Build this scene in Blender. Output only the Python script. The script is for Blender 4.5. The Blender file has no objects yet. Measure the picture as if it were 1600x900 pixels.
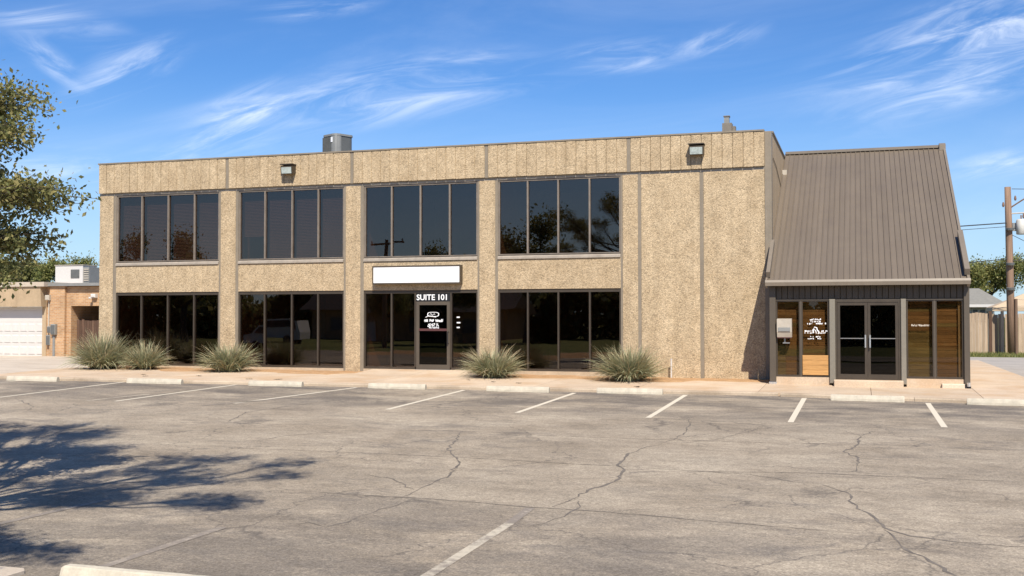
import bpy, math, random
import numpy as np
from mathutils import Vector, Matrix

random.seed(7)
NP = np.random.RandomState(11)
S = bpy.context.scene
COL = S.collection
R = math.radians

# ------------------------------------------------------------------ camera
YAW, PITCH, ROLL = 0.30808, 0.02617, -0.000816
fw = Vector((-math.sin(YAW) * math.cos(PITCH), math.cos(YAW) * math.cos(PITCH), math.sin(PITCH)))
rt = Vector((math.cos(YAW), math.sin(YAW), 0))
up = rt.cross(fw)
r2 = rt * math.cos(ROLL) + up * math.sin(ROLL)
u2 = -rt * math.sin(ROLL) + up * math.cos(ROLL)
cd = bpy.data.cameras.new('camera')
cam = bpy.data.objects.new('camera', cd)
COL.objects.link(cam)
M4 = Matrix.Identity(4)
for i in range(3):
    M4[i][0], M4[i][1], M4[i][2] = r2[i], u2[i], -fw[i]
M4[0][3], M4[1][3], M4[2][3] = 0.0, -32.0, 1.7586
cam.matrix_world = M4
cd.sensor_width = 36.0
cd.lens = 38.407
cd.clip_start = 0.1
cd.clip_end = 3000
S.camera = cam

# ------------------------------------------------------------------ light and exposure
SUN_TO = Vector((-0.42, 1.0, -1.2))          # the way the sunlight travels
SUN_STRENGTH, SKY_STRENGTH, EXPOSURE = 5.0, 0.100, 0.40
S.view_settings.view_transform = 'Standard'
S.view_settings.look = 'None'
S.view_settings.gamma = 1
S.view_settings.use_curve_mapping = False
S.view_settings.exposure = EXPOSURE
sl = bpy.data.lights.new('sun', 'SUN')
sl.energy = SUN_STRENGTH
sl.angle = R(0.55)
sl.color = (1.0, 0.93, 0.82)
so = bpy.data.objects.new('sun', sl)
COL.objects.link(so)
so.location = (20, -60, 60)
so.rotation_euler = SUN_TO.to_track_quat('-Z', 'Y').to_euler()
SUN_EL = math.atan2(1.2, math.hypot(0.42, 1.0))
SUN_ROT = math.atan2(0.42, -1.0)


# ------------------------------------------------------------------ node helper
class NT:
    def __init__(self, tree):
        self.t = tree
        tree.nodes.clear()

    def n(self, kind, **kw):
        nd = self.t.nodes.new(kind)
        ins = kw.pop('ins', {})
        for k, v in kw.items():
            setattr(nd, k, v)
        for k, v in ins.items():
            self.put(nd.inputs[k], v)
        return nd

    def put(self, sock, v):
        if isinstance(v, bpy.types.NodeSocket):
            self.t.links.new(v, sock)
        elif isinstance(v, bpy.types.Node):
            self.t.links.new(v.outputs[0], sock)
        else:
            if isinstance(v, (tuple, list)) and len(v) == 3 and sock.type == 'RGBA':
                v = (v[0], v[1], v[2], 1)
            sock.default_value = v

    def math(self, op, a, b=None, c=None, clamp=False):
        nd = self.t.nodes.new('ShaderNodeMath')
        nd.operation = op
        nd.use_clamp = clamp
        self.put(nd.inputs[0], a)
        if b is not None:
            self.put(nd.inputs[1], b)
        if c is not None:
            self.put(nd.inputs[2], c)
        return nd.outputs[0]

    def mix(self, fac, a, b, blend='MIX'):
        nd = self.t.nodes.new('ShaderNodeMix')
        nd.data_type = 'RGBA'
        nd.blend_type = blend
        self.put(nd.inputs[0], fac)
        self.put(nd.inputs[6], a)
        self.put(nd.inputs[7], b)
        return nd.outputs[2]

    def ramp(self, fac, *stops):
        nd = self.t.nodes.new('ShaderNodeValToRGB')
        el = nd.color_ramp.elements
        while len(el) < len(stops):
            el.new(0.5)
        for e, (p, c) in zip(el, stops):
            e.position = p
            e.color = (c, c, c, 1) if isinstance(c, (int, float)) else (c[0], c[1], c[2], 1)
        self.put(nd.inputs[0], fac)
        return nd.outputs[0]

    def pos(self, scale=(1, 1, 1), rot=(0, 0, 0)):
        g = self.n('ShaderNodeNewGeometry')
        m = self.n('ShaderNodeMapping', ins={'Scale': scale, 'Rotation': rot})
        self.t.links.new(g.outputs['Position'], m.inputs['Vector'])
        return m.outputs[0]

    def noise(self, vec, scale, detail=3.0, rough=0.55, dist=0.0):
        nd = self.n('ShaderNodeTexNoise', ins={'Vector': vec, 'Scale': scale, 'Detail': detail, 'Roughness': rough, 'Distortion': dist})
        return nd.outputs[0]

    def vor(self, vec, scale, feature='F1'):
        return self.n('ShaderNodeTexVoronoi', feature=feature, ins={'Vector': vec, 'Scale': scale})


# ------------------------------------------------------------------ world: daylight sky with thin cirrus
W = bpy.data.worlds.new('World')
S.world = W
W.use_nodes = True
q = NT(W.node_tree)
sky = q.n('ShaderNodeTexSky', sky_type='NISHITA')
sky.sun_disc = False
sky.sun_elevation = SUN_EL
sky.sun_rotation = SUN_ROT
sky.altitude = 150
sky.air_density = 1.0
sky.dust_density = 0.25
sky.ozone_density = 2.2
tc = q.n('ShaderNodeTexCoord')
nv = q.n('ShaderNodeVectorMath', operation='NORMALIZE')
W.node_tree.links.new(tc.outputs['Generated'], nv.inputs[0])
sp = q.n('ShaderNodeSeparateXYZ')
W.node_tree.links.new(nv.outputs[0], sp.inputs[0])
dx, dy, dz = sp.outputs
az = q.math('MULTIPLY', q.math('ARCTAN2', dx, dy), 57.2958)        # degrees from +Y
el = q.math('MULTIPLY', q.math('ARCSINE', dz), 57.2958)
ae = q.n('ShaderNodeCombineXYZ')
q.put(ae.inputs[0], az)
q.put(ae.inputs[1], el)


def fibres(rot, sx, sy, seed, lo, hi):
    m = q.n('ShaderNodeMapping', ins={'Vector': ae.outputs[0], 'Rotation': (0, 0, R(-rot)), 'Location': (seed, seed * 1.7, seed)})
    m2 = q.n('ShaderNodeMapping', ins={'Vector': m.outputs[0], 'Scale': (sx, sy, 1)})
    f = q.noise(m2.outputs[0], 1.0, 7.0, 0.62, 0.9)
    mr = q.n('ShaderNodeMapRange', interpolation_type='SMOOTHSTEP', ins={0: f, 1: lo, 2: hi})
    return mr.outputs[0]


fibA = fibres(11, 0.13, 0.80, 3.1, 0.39, 0.80)
fibB = fibres(22, 0.17, 0.95, 8.3, 0.39, 0.80)
fibC = fibres(-34, 0.22, 0.9, 5.2, 0.34, 0.80)


def wisp(a0, e0, ra, re_, rot, amp, fib):
    """one cirrus streak centred on azimuth a0, elevation e0 (degrees)"""
    m = q.n('ShaderNodeMapping', vector_type='TEXTURE',
            ins={'Vector': ae.outputs[0], 'Location': (a0, e0, 0), 'Rotation': (0, 0, R(rot)), 'Scale': (ra, re_, 1)})
    ln = q.n('ShaderNodeVectorMath', operation='LENGTH')
    W.node_tree.links.new(m.outputs[0], ln.inputs[0])
    mr = q.n('ShaderNodeMapRange', interpolation_type='SMOOTHSTEP', ins={0: ln.outputs[1], 1: 1.0, 2: 0.0, 3: 0.0, 4: amp})
    return q.math('MULTIPLY', mr.outputs[0], fib)


wisps = [wisp(-24.5, 11.3, 13.5, 1.9, 9, 1.2, fibA), wisp(-31.3, 10.4, 4.6, 1.7, 22, 1.3, fibB),
         wisp(-23.0, 13.0, 8.0, 0.9, 7, 0.75, fibA), wisp(-37.2, 12.0, 4.2, 1.6, 30, 1.35, fibB),
         wisp(-40.6, 12.2, 2.7, 0.9, -35, 1.1, fibC), wisp(-41.5, 14.2, 6.0, 1.3, -8, 1.2, fibA),
         wisp(-11.8, 13.4, 4.4, 1.2, 2, 1.25, fibA), wisp(-7.0, 14.0, 3.4, 0.9, 12, 0.9, fibB),
         wisp(5.0, 12.8, 11.0, 2.6, 12, 1.35, fibA), wisp(8.0, 14.4, 9.0, 2.4, 8, 1.2, fibA), wisp(4.5, 10.7, 8.0, 1.5, 14, 0.9, fibA),
         wisp(6.8, 7.3, 4.2, 0.9, 7, 1.15, fibA), wisp(-28.0, 15.6, 4.5, 0.8, 8, 0.9, fibA),
         wisp(-39.0, 7.0, 12.0, 2.2, 2, 0.85, fibA), wisp(-33.0, 8.6, 6.0, 1.4, 8, 0.6, fibB)]
tot = wisps[0]
for w_ in wisps[1:]:
    tot = q.math('ADD', tot, w_)
veil = q.math('MULTIPLY', fibres(12, 0.03, 0.14, 1.3, 0.40, 0.85), 0.30)      # thin veil over the whole sky
tot = q.math('ADD', tot, veil)
tot = q.math('MULTIPLY', tot, 0.50)
tot = q.math('MINIMUM', tot, 0.55)
up_only = q.n('ShaderNodeMapRange', ins={0: dz, 1: 0.0, 2: 0.05})
tot = q.math('MULTIPLY', tot, up_only.outputs[0])
hs = q.n('ShaderNodeHueSaturation', ins={'Hue': 0.5, 'Saturation': 1.18, 'Value': 1.0, 'Color': sky.outputs[0]})
clear = q.mix(1.0, hs.outputs[0], (0.56, 0.76, 1.03), 'MULTIPLY')     # deep blue of very dry air
hz_ = q.n('ShaderNodeMapRange', interpolation_type='SMOOTHSTEP', ins={0: el, 1: 13.0, 2: 0.0, 3: 0.0, 4: 0.55})
clear = q.mix(hz_.outputs[0], clear, (4.6, 5.9, 7.5))      # pale horizon, the same all round
skc = q.mix(tot, clear, (8.6, 9.2, 10.2))
bg = q.n('ShaderNodeBackground', ins={'Color': skc, 'Strength': SKY_STRENGTH})
wo = q.n('ShaderNodeOutputWorld', ins={'Surface': bg.outputs[0]})

# ------------------------------------------------------------------ mesh helpers
BOXF = [(0, 3, 2, 1), (4, 5, 6, 7), (0, 1, 5, 4), (1, 2, 6, 5), (2, 3, 7, 6), (3, 0, 4, 7)]


class MB:
    def __init__(self):
        self.v, self.f, self.m = [], [], []

    def add(self, vs, fs, mi=0):
        o = len(self.v)
        self.v += [tuple(p) for p in vs]
        self.f += [tuple(i + o for i in f) for f in fs]
        self.m += [mi] * len(fs)
        return self

    def box(self, x0, x1, y0, y1, z0, z1, mi=0):
        return self.add([(x0, y0, z0), (x1, y0, z0), (x1, y1, z0), (x0, y1, z0),
                         (x0, y0, z1), (x1, y0, z1), (x1, y1, z1), (x0, y1, z1)], BOXF, mi)

    def cham(self, x0, x1, y0, y1, z0, z1, b, mi=0):
        """box whose front (-Y) edges are chamfered by b"""
        vs = [(x0, y1, z0), (x1, y1, z0), (x1, y1, z1), (x0, y1, z1),
              (x0, y0 + b, z0), (x1, y0 + b, z0), (x1, y0 + b, z1), (x0, y0 + b, z1),
              (x0 + b, y0, z0 + b), (x1 - b, y0, z0 + b), (x1 - b, y0, z1 - b), (x0 + b, y0, z1 - b)]
        fs = [(0, 3, 2, 1), (8, 9, 10, 11), (4, 5, 9, 8), (5, 6, 10, 9), (6, 7, 11, 10), (7, 4, 8, 11),
              (0, 1, 5, 4), (1, 2, 6, 5), (2, 3, 7, 6), (3, 0, 4, 7)]
        return self.add(vs, fs, mi)

    def hull8(self, a, b):
        """solid from two quads a (bottom) and b (top)"""
        return self.add(list(a) + list(b), BOXF)

    def quad(self, *p, mi=0):
        return self.add(p, [tuple(range(len(p)))], mi)

    def prism(self, prof, axis, c0, c1, mi=0):
        """profile (list of 2-d points) extruded along axis 'x','y' or 'z'"""
        def mk(u, v, c):
            return {'x': (c, u, v), 'y': (u, c, v), 'z': (u, v, c)}[axis]
        n = len(prof)
        vs = [mk(u, v, c0) for u, v in prof] + [mk(u, v, c1) for u, v in prof]
        fs = [tuple(range(n - 1, -1, -1)), tuple(range(n, 2 * n))]
        fs += [(i, (i + 1) % n, n + (i + 1) % n, n + i) for i in range(n)]
        return self.add(vs, fs, mi)

    def tube(self, pts, rad, n=6, cap=True, mi=0):
        pts = [Vector(p) for p in pts]
        if not isinstance(rad, (list, tuple)):
            rad = [rad] * len(pts)
        rings = []
        for i, p in enumerate(pts):
            d = (pts[min(i + 1, len(pts) - 1)] - pts[max(i - 1, 0)]).normalized()
            a = Vector((0, 0, 1)) if abs(d.z) < 0.9 else Vector((1, 0, 0))
            u = d.cross(a).normalized()
            v = d.cross(u)
            rings.append([p + (u * math.cos(2 * math.pi * k / n) + v * math.sin(2 * math.pi * k / n)) * rad[i] for k in range(n)])
        vs = [tuple(x) for r_ in rings for x in r_]
        fs = []
        for i in range(len(pts) - 1):
            for k in range(n):
                k2 = (k + 1) % n
                fs.append((i * n + k, i * n + k2, (i + 1) * n + k2, (i + 1) * n + k))
        if cap:
            fs.append(tuple(range(n - 1, -1, -1)))
            fs.append(tuple((len(pts) - 1) * n + k for k in range(n)))
        return self.add(vs, fs, mi)

    def mesh(self, name, mats, smooth=False):
        me = bpy.data.meshes.new(name)
        me.from_pydata(self.v, [], self.f)
        if not isinstance(mats, (list, tuple)):
            mats = [mats]
        for m in mats:
            me.materials.append(m)
        if len(mats) > 1:
            me.polygons.foreach_set('material_index', self.m)
        if smooth:
            me.polygons.foreach_set('use_smooth', [True] * len(me.polygons))
        me.update()
        return me

    def build(self, name, mats, parent=None, smooth=False):
        return place(name, self.mesh(name, mats, smooth), parent)


def world_loc(o):
    v = Vector((0, 0, 0))
    while o is not None:
        v += o.location
        o = o.parent
    return v


def place(name, me, parent=None, loc=None):
    """link a mesh whose vertices are in world space (or at loc) under a parent that is only translated"""
    o = bpy.data.objects.new(name, me)
    COL.objects.link(o)
    base = Vector(loc) if loc is not None else Vector((0, 0, 0))
    if parent is not None:
        o.parent = parent
        base = base - world_loc(parent)
    o.location = base
    return o


def local(name, me, parent, loc=(0, 0, 0)):
    o = bpy.data.objects.new(name, me)
    COL.objects.link(o)
    o.parent = parent
    o.location = loc
    return o


def thing(name, label, cat, loc=(0, 0, 0), group=None, rz=0):
    o = bpy.data.objects.new(name, None)
    COL.objects.link(o)
    o.empty_display_size = 0.3
    o.location = loc
    o.rotation_euler = (0, 0, rz)
    return tag(o, label, cat, group)


def tag(o, label, cat, group=None):
    o['label'] = label
    o['category'] = cat
    if group:
        o['group'] = group
    return o


def struct(o, kind='structure'):
    o['kind'] = kind
    return o


def fastmesh(name, V, F, mats, midx=None, smooth=False):
    """V (n,3), F (m,k) arrays"""
    me = bpy.data.meshes.new(name)
    m, k = F.shape
    me.vertices.add(len(V))
    me.vertices.foreach_set('co', np.ascontiguousarray(V, dtype=np.float32).ravel())
    me.loops.add(m * k)
    me.loops.foreach_set('vertex_index', np.ascontiguousarray(F, dtype=np.int32).ravel())
    me.polygons.add(m)
    me.polygons.foreach_set('loop_start', np.arange(0, m * k, k, dtype=np.int32))
    if not isinstance(mats, (list, tuple)):
        mats = [mats]
    for mt in mats:
        me.materials.append(mt)
    if midx is not None:
        me.polygons.foreach_set('material_index', np.asarray(midx, dtype=np.int32))
    if smooth:
        me.polygons.foreach_set('use_smooth', np.ones(m, dtype=bool))
    me.update(calc_edges=True)
    me.validate()
    return me


# ------------------------------------------------------------------ materials
MATS = {}


def newmat(name):
    m = bpy.data.materials.new(name)
    m.use_nodes = True
    MATS[name] = m
    return m, NT(m.node_tree)


def finish(t, color, rough=0.7, bump=None, bstr=0.3, bdist=0.01, metal=0.0, spec=0.5, **kw):
    ins = {'Base Color': color, 'Roughness': rough, 'Metallic': metal, 'Specular IOR Level': spec}
    ins.update(kw)
    b = t.n('ShaderNodeBsdfPrincipled', ins=ins)
    if bump is not None:
        bn = t.n('ShaderNodeBump', ins={'Strength': bstr, 'Distance': bdist, 'Height': bump})
        t.t.links.new(bn.outputs[0], b.inputs['Normal'])
    t.n('ShaderNodeOutputMaterial', ins={'Surface': b.outputs[0]})
    return b


def plain(name, col, rough=0.6, var=0.12, scale=3.0, metal=0.0, spec=0.5, streak=0.0, bstr=0.1, obj=False, stretch=(1, 1, 1)):
    m, t = newmat(name)
    p = t.pos(stretch)
    a = t.noise(p, scale, 4, 0.6)
    b = t.noise(p, scale * 9, 3, 0.6)
    f = t.math('ADD', t.math('MULTIPLY', a, 0.65), t.math('MULTIPLY', b, 0.35))
    lo = tuple(c * (1 - var * 2.2) for c in col)
    hi = tuple(min(c * (1 + var * 1.8), 0.95) for c in col)
    c = t.ramp(f, (0.25, lo), (0.75, hi))
    if streak:
        s = t.noise(t.pos((6, 6, 0.25)), 1.0, 4, 0.6)
        c = t.mix(t.math('MULTIPLY', t.ramp(s, (0.45, 0.0), (0.75, 1.0)), streak), c, tuple(x * 0.5 for x in col))
    finish(t, c, rough, b, bstr, 0.004, metal, spec)
    return m


def aggregate(name, base, k=1.0):
    m, t = newmat(name)
    p = t.pos()
    v1 = t.vor(p, 32)
    v2 = t.vor(p, 60)
    sepc = t.n('ShaderNodeSeparateColor', ins={0: v1.outputs['Color']})
    sep2 = t.n('ShaderNodeSeparateColor', ins={0: v2.outputs['Color']})
    d, c_, l = [tuple(x * s for x in base) for s in (0.66, 1.0, 1.20)]
    col = t.ramp(sepc.outputs[0], (0.0, d), (0.16, tuple(x * 0.84 for x in base)), (0.5, c_), (0.86, tuple(x * 1.12 for x in base)), (1.0, l))
    col2 = t.ramp(sep2.outputs[1], (0.0, 0.76), (0.5, 1.0), (1.0, 1.15))
    col = t.mix(0.8, col, col2, 'MULTIPLY')
    edge = t.ramp(v1.outputs['Distance'], (0.25, 1.0), (0.85, 0.80))
    col = t.mix(0.75, col, edge, 'MULTIPLY')
    blot = t.ramp(t.noise(p, 2.3, 5, 0.62), (0.3, (0.84, 0.81, 0.77)), (0.7, (1.1, 1.1, 1.1)))
    col = t.mix(1.0, col, blot, 'MULTIPLY')
    st = t.ramp(t.noise(t.pos((5, 5, 0.30)), 1.0, 5, 0.65), (0.34, 0.84), (0.62, 1.05))
    col = t.mix(0.7, col, st, 'MULTIPLY')
    oi = t.n('ShaderNodeObjectInfo')
    col = t.mix(1.0, col, t.ramp(oi.outputs['Random'], (0, (0.965, 0.955, 0.945)), (1, (1.03, 1.03, 1.03))), 'MULTIPLY')
    # rust and rain marks: run down from the top of each course
    rn = t.ramp(t.noise(t.pos((9, 9, 0.55)), 1.0, 4, 0.6), (0.58, 0.0), (0.74, 1.0))
    col = t.mix(t.math('MULTIPLY', rn, 0.30), col, tuple(x * 0.55 for x in base))
    h = t.math('SUBTRACT', 1.0, v1.outputs['Distance'])
    h = t.math('ADD', h, t.math('MULTIPLY', t.noise(p, 60, 2), 0.5))
    finish(t, col, 0.9, h, 0.55, 0.016, spec=0.25)
    return m


M_AGG = aggregate('exposed_aggregate', (0.500, 0.390, 0.252))
M_STUCCO = plain('tan_stucco', (0.44, 0.33, 0.21), 0.9, 0.10, 1.5, streak=0.25, spec=0.2)
M_BASEC = plain('base_concrete', (0.46, 0.36, 0.25), 0.9, 0.14, 2.5, streak=0.2, spec=0.2)
M_STRIP = plain('grey_joint_strip', (0.230, 0.190, 0.138), 0.55, 0.10, 2.0, streak=0.3)
M_STRIPL = plain('pale_joint_strip', (0.35, 0.305, 0.24), 0.6, 0.10, 2.0, streak=0.3)
M_SILL = plain('window_sill_metal', (0.36, 0.31, 0.25), 0.5, 0.12, 3.0, streak=0.3)
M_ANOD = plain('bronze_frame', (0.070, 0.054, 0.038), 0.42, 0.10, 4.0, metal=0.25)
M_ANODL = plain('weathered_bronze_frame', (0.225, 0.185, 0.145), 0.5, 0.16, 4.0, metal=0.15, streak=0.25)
M_ALU = plain('dull_aluminium', (0.30, 0.29, 0.27), 0.4, 0.06, 4.0, metal=0.5)
M_BRIGHT = plain('bright_metal', (0.75, 0.73, 0.70), 0.25, 0.05, 4.0, metal=0.8)
M_BLACK = plain('black_paint', (0.012, 0.012, 0.013), 0.5, 0.1)
M_DARKBR = plain('dark_brown_metal', (0.080, 0.060, 0.038), 0.5, 0.12, 3.0, metal=0.1, streak=0.2)
M_ROOF = plain('brown_roof_metal', (0.165, 0.134, 0.102), 0.42, 0.06, 1.2, metal=0.05, streak=0.12, spec=0.5)
m_, t_ = newmat('brown_roof_sheet')
p_ = t_.pos()
c_ = t_.ramp(t_.noise(t_.pos((1.2, 0.35, 0.35)), 1.4, 5, 0.6), (0.3, (0.148, 0.117, 0.085)), (0.7, (0.166, 0.132, 0.096)))
c_ = t_.mix(1.0, c_, t_.ramp(t_.n('ShaderNodeObjectInfo').outputs['Random'], (0, 0.94), (1, 1.05)), 'MULTIPLY')
c_ = t_.mix(0.28, c_, t_.ramp(t_.noise(t_.pos((14, 0.5, 0.5)), 1.0, 5, 0.65), (0.35, 0.82), (0.62, 1.05)), 'MULTIPLY')
finish(t_, c_, t_.ramp(t_.noise(p_, 2.0, 4), (0.3, 0.38), (0.7, 0.55)), t_.noise(p_, 3.0, 2), 0.15, 0.01)
M_ROOFS = m_
M_ROOFT = plain('taupe_trim_metal', (0.205, 0.168, 0.126), 0.5, 0.07, 1.2, metal=0.05, streak=0.15)
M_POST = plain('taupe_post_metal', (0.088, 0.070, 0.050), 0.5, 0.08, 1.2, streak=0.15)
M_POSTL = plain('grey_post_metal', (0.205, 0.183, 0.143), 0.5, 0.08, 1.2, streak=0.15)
M_CHAR = plain('dark_plinth', (0.19, 0.165, 0.135), 0.7, 0.15)
M_WHITE = plain('white_paint', (0.58, 0.555, 0.52), 0.5, 0.03, 3.0)
M_LETTER = plain('white_vinyl', (0.82, 0.82, 0.82), 0.5, 0.01)
M_SIGNW = plain('white_sign_face', (0.88, 0.88, 0.88), 0.35, 0.004)
M_OFFW = plain('off_white_metal', (0.46, 0.41, 0.335), 0.5, 0.08, 3.0, streak=0.2)
M_GREYM = plain('grey_unit_metal', (0.12, 0.123, 0.118), 0.5, 0.10, 3.0, metal=0.1)
M_GREYL = plain('pale_grey_metal', (0.24, 0.24, 0.225), 0.5, 0.10, 3.0, metal=0.1)
M_RED = plain('maroon_bar', (0.085, 0.030, 0.028), 0.5, 0.1)
M_INT = plain('interior_wall', (0.48, 0.40, 0.32), 0.9, 0.1)
M_INTD = plain('interior_floor', (0.24, 0.19, 0.155), 0.9, 0.2)
M_BLIND = plain('blind_slat', (0.33, 0.33, 0.37), 0.7, 0.06)
M_GREEN = plain('green_cabinet', (0.05, 0.085, 0.05), 0.7, 0.15)
M_STOP = plain('wheel_stop_paint', (0.52, 0.465, 0.365), 0.85, 0.12, 5.0, spec=0.2, bstr=0.5, streak=0.28)
M_BRICK0 = None
M_GLASSLAMP = plain('lamp_lens', (0.42, 0.47, 0.44), 0.12, 0.2, 14.0)
M_TRANSF = plain('grey_white_enamel', (0.62, 0.60, 0.54), 0.5, 0.08, streak=0.3)
M_WIRE = plain('wire_black', (0.035, 0.035, 0.035), 0.6, 0.1)
M_INSUL = plain('brown_insulator', (0.22, 0.13, 0.08), 0.3, 0.1)
M_TYRE = plain('tyre_rubber', (0.02, 0.02, 0.02), 0.8, 0.1)
M_HOUSEW = plain('cream_siding', (0.55, 0.50, 0.42), 0.8, 0.06, stretch=(1, 1, 1))
M_SHINGLE = plain('grey_shingle', (0.23, 0.218, 0.185), 0.85, 0.12, 6.0)
M_CANVAS = plain('beige_canvas', (0.50, 0.38, 0.25), 0.8, 0.06)


def wood(name, col, axis_scale=(2, 2, 22), var=0.25, rough=0.7):
    m, t = newmat(name)
    p = t.pos(axis_scale)
    a = t.noise(p, 1.0, 6, 0.65, 0.6)
    oi = t.n('ShaderNodeObjectInfo')
    c = t.ramp(a, (0.25, tuple(x * (1 - var * 1.6) for x in col)), (0.75, tuple(x * (1 + var) for x in col)))
    rnd = t.ramp(oi.outputs['Random'], (0.0, 0.74), (1.0, 1.18))
    c = t.mix(1.0, c, rnd, 'MULTIPLY')
    finish(t, c, rough, a, 0.25, 0.004, spec=0.3)
    return m


M_PLANK = wood('brown_plank', (0.35, 0.215, 0.110), (1.3, 1.3, 16))
M_PLANKG = wood('greyed_plank', (0.30, 0.24, 0.12), (1.3, 1.3, 16))
M_PLY = wood('orange_board', (0.47, 0.255, 0.090), (2.0, 2.0, 14), 0.2)
M_FENCE = wood('weathered_fence', (0.44, 0.33, 0.23), (9, 9, 1.0), 0.18, 0.9)
M_FENCED = wood('dark_fence', (0.105, 0.062, 0.042), (9, 9, 1.0), 0.25, 0.9)
M_POLE = wood('pole_wood', (0.24, 0.155, 0.105), (14, 14, 0.7), 0.3, 0.9)
M_BARK = wood('bark', (0.105, 0.085, 0.066), (9, 9, 2.0), 0.35, 0.95)


def glass(name, tint, ior=1.62, wav=0.0006):
    m, t = newmat(name)
    tr = t.n('ShaderNodeBsdfTransparent', ins={'Color': tint})
    n = t.noise(t.pos(), 1.1, 1.0)
    bn = t.n('ShaderNodeBump', ins={'Strength': 1.0, 'Distance': wav, 'Height': n})
    gl = t.n('ShaderNodeBsdfGlossy', ins={'Color': (1.0, 0.94, 0.90), 'Roughness': 0.003, 'Normal': bn.outputs[0]})
    lw = t.n('ShaderNodeLayerWeight', ins={'Blend': 0.5})
    f0 = ((ior - 1) / (ior + 1)) ** 2
    fr = t.math('ADD', f0, t.math('MULTIPLY', t.math('POWER', lw.outputs['Facing'], 5.0), 1 - f0), clamp=True)
    mx = t.n('ShaderNodeMixShader', ins={0: fr, 1: tr.outputs[0], 2: gl.outputs[0]})
    t.n('ShaderNodeOutputMaterial', ins={'Surface': mx.outputs[0]})
    return m


M_GLASS = glass('bronze_glass', (0.54, 0.445, 0.385), 1.74, 0.0007)
M_GLASSA = glass('light_bronze_glass', (0.70, 0.65, 0.56), 1.48, 0.0005)
M_GLASSD = glass('dark_door_glass', (0.26, 0.26, 0.24), 1.40, 0.0005)


def brick(name):
    m, t = newmat(name)
    g = t.n('ShaderNodeNewGeometry')
    s = t.n('ShaderNodeSeparateXYZ')
    t.t.links.new(g.outputs['Position'], s.inputs[0])
    cmb = t.n('ShaderNodeCombineXYZ')
    t.put(cmb.inputs[0], t.math('ADD', s.outputs[0], s.outputs[1]))
    t.put(cmb.inputs[1], s.outputs[2])
    b = t.n('ShaderNodeTexBrick', ins={'Vector': cmb.outputs[0], 'Color1': (0.52, 0.31, 0.155), 'Color2': (0.40, 0.215, 0.10),
                                      'Mortar': (0.46, 0.37, 0.27), 'Scale': 1.0, 'Mortar Size': 0.009, 'Brick Width': 0.21, 'Row Height': 0.075})
    n = t.ramp(t.noise(t.pos(), 1.6, 5, 0.6), (0.3, 0.78), (0.7, 1.12))
    c = t.mix(1.0, b.outputs['Color'], n, 'MULTIPLY')
    finish(t, c, 0.9, b.outputs['Fac'], -0.5, 0.008, spec=0.2)
    return m


M_BRICK = brick('tan_brick')


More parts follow.
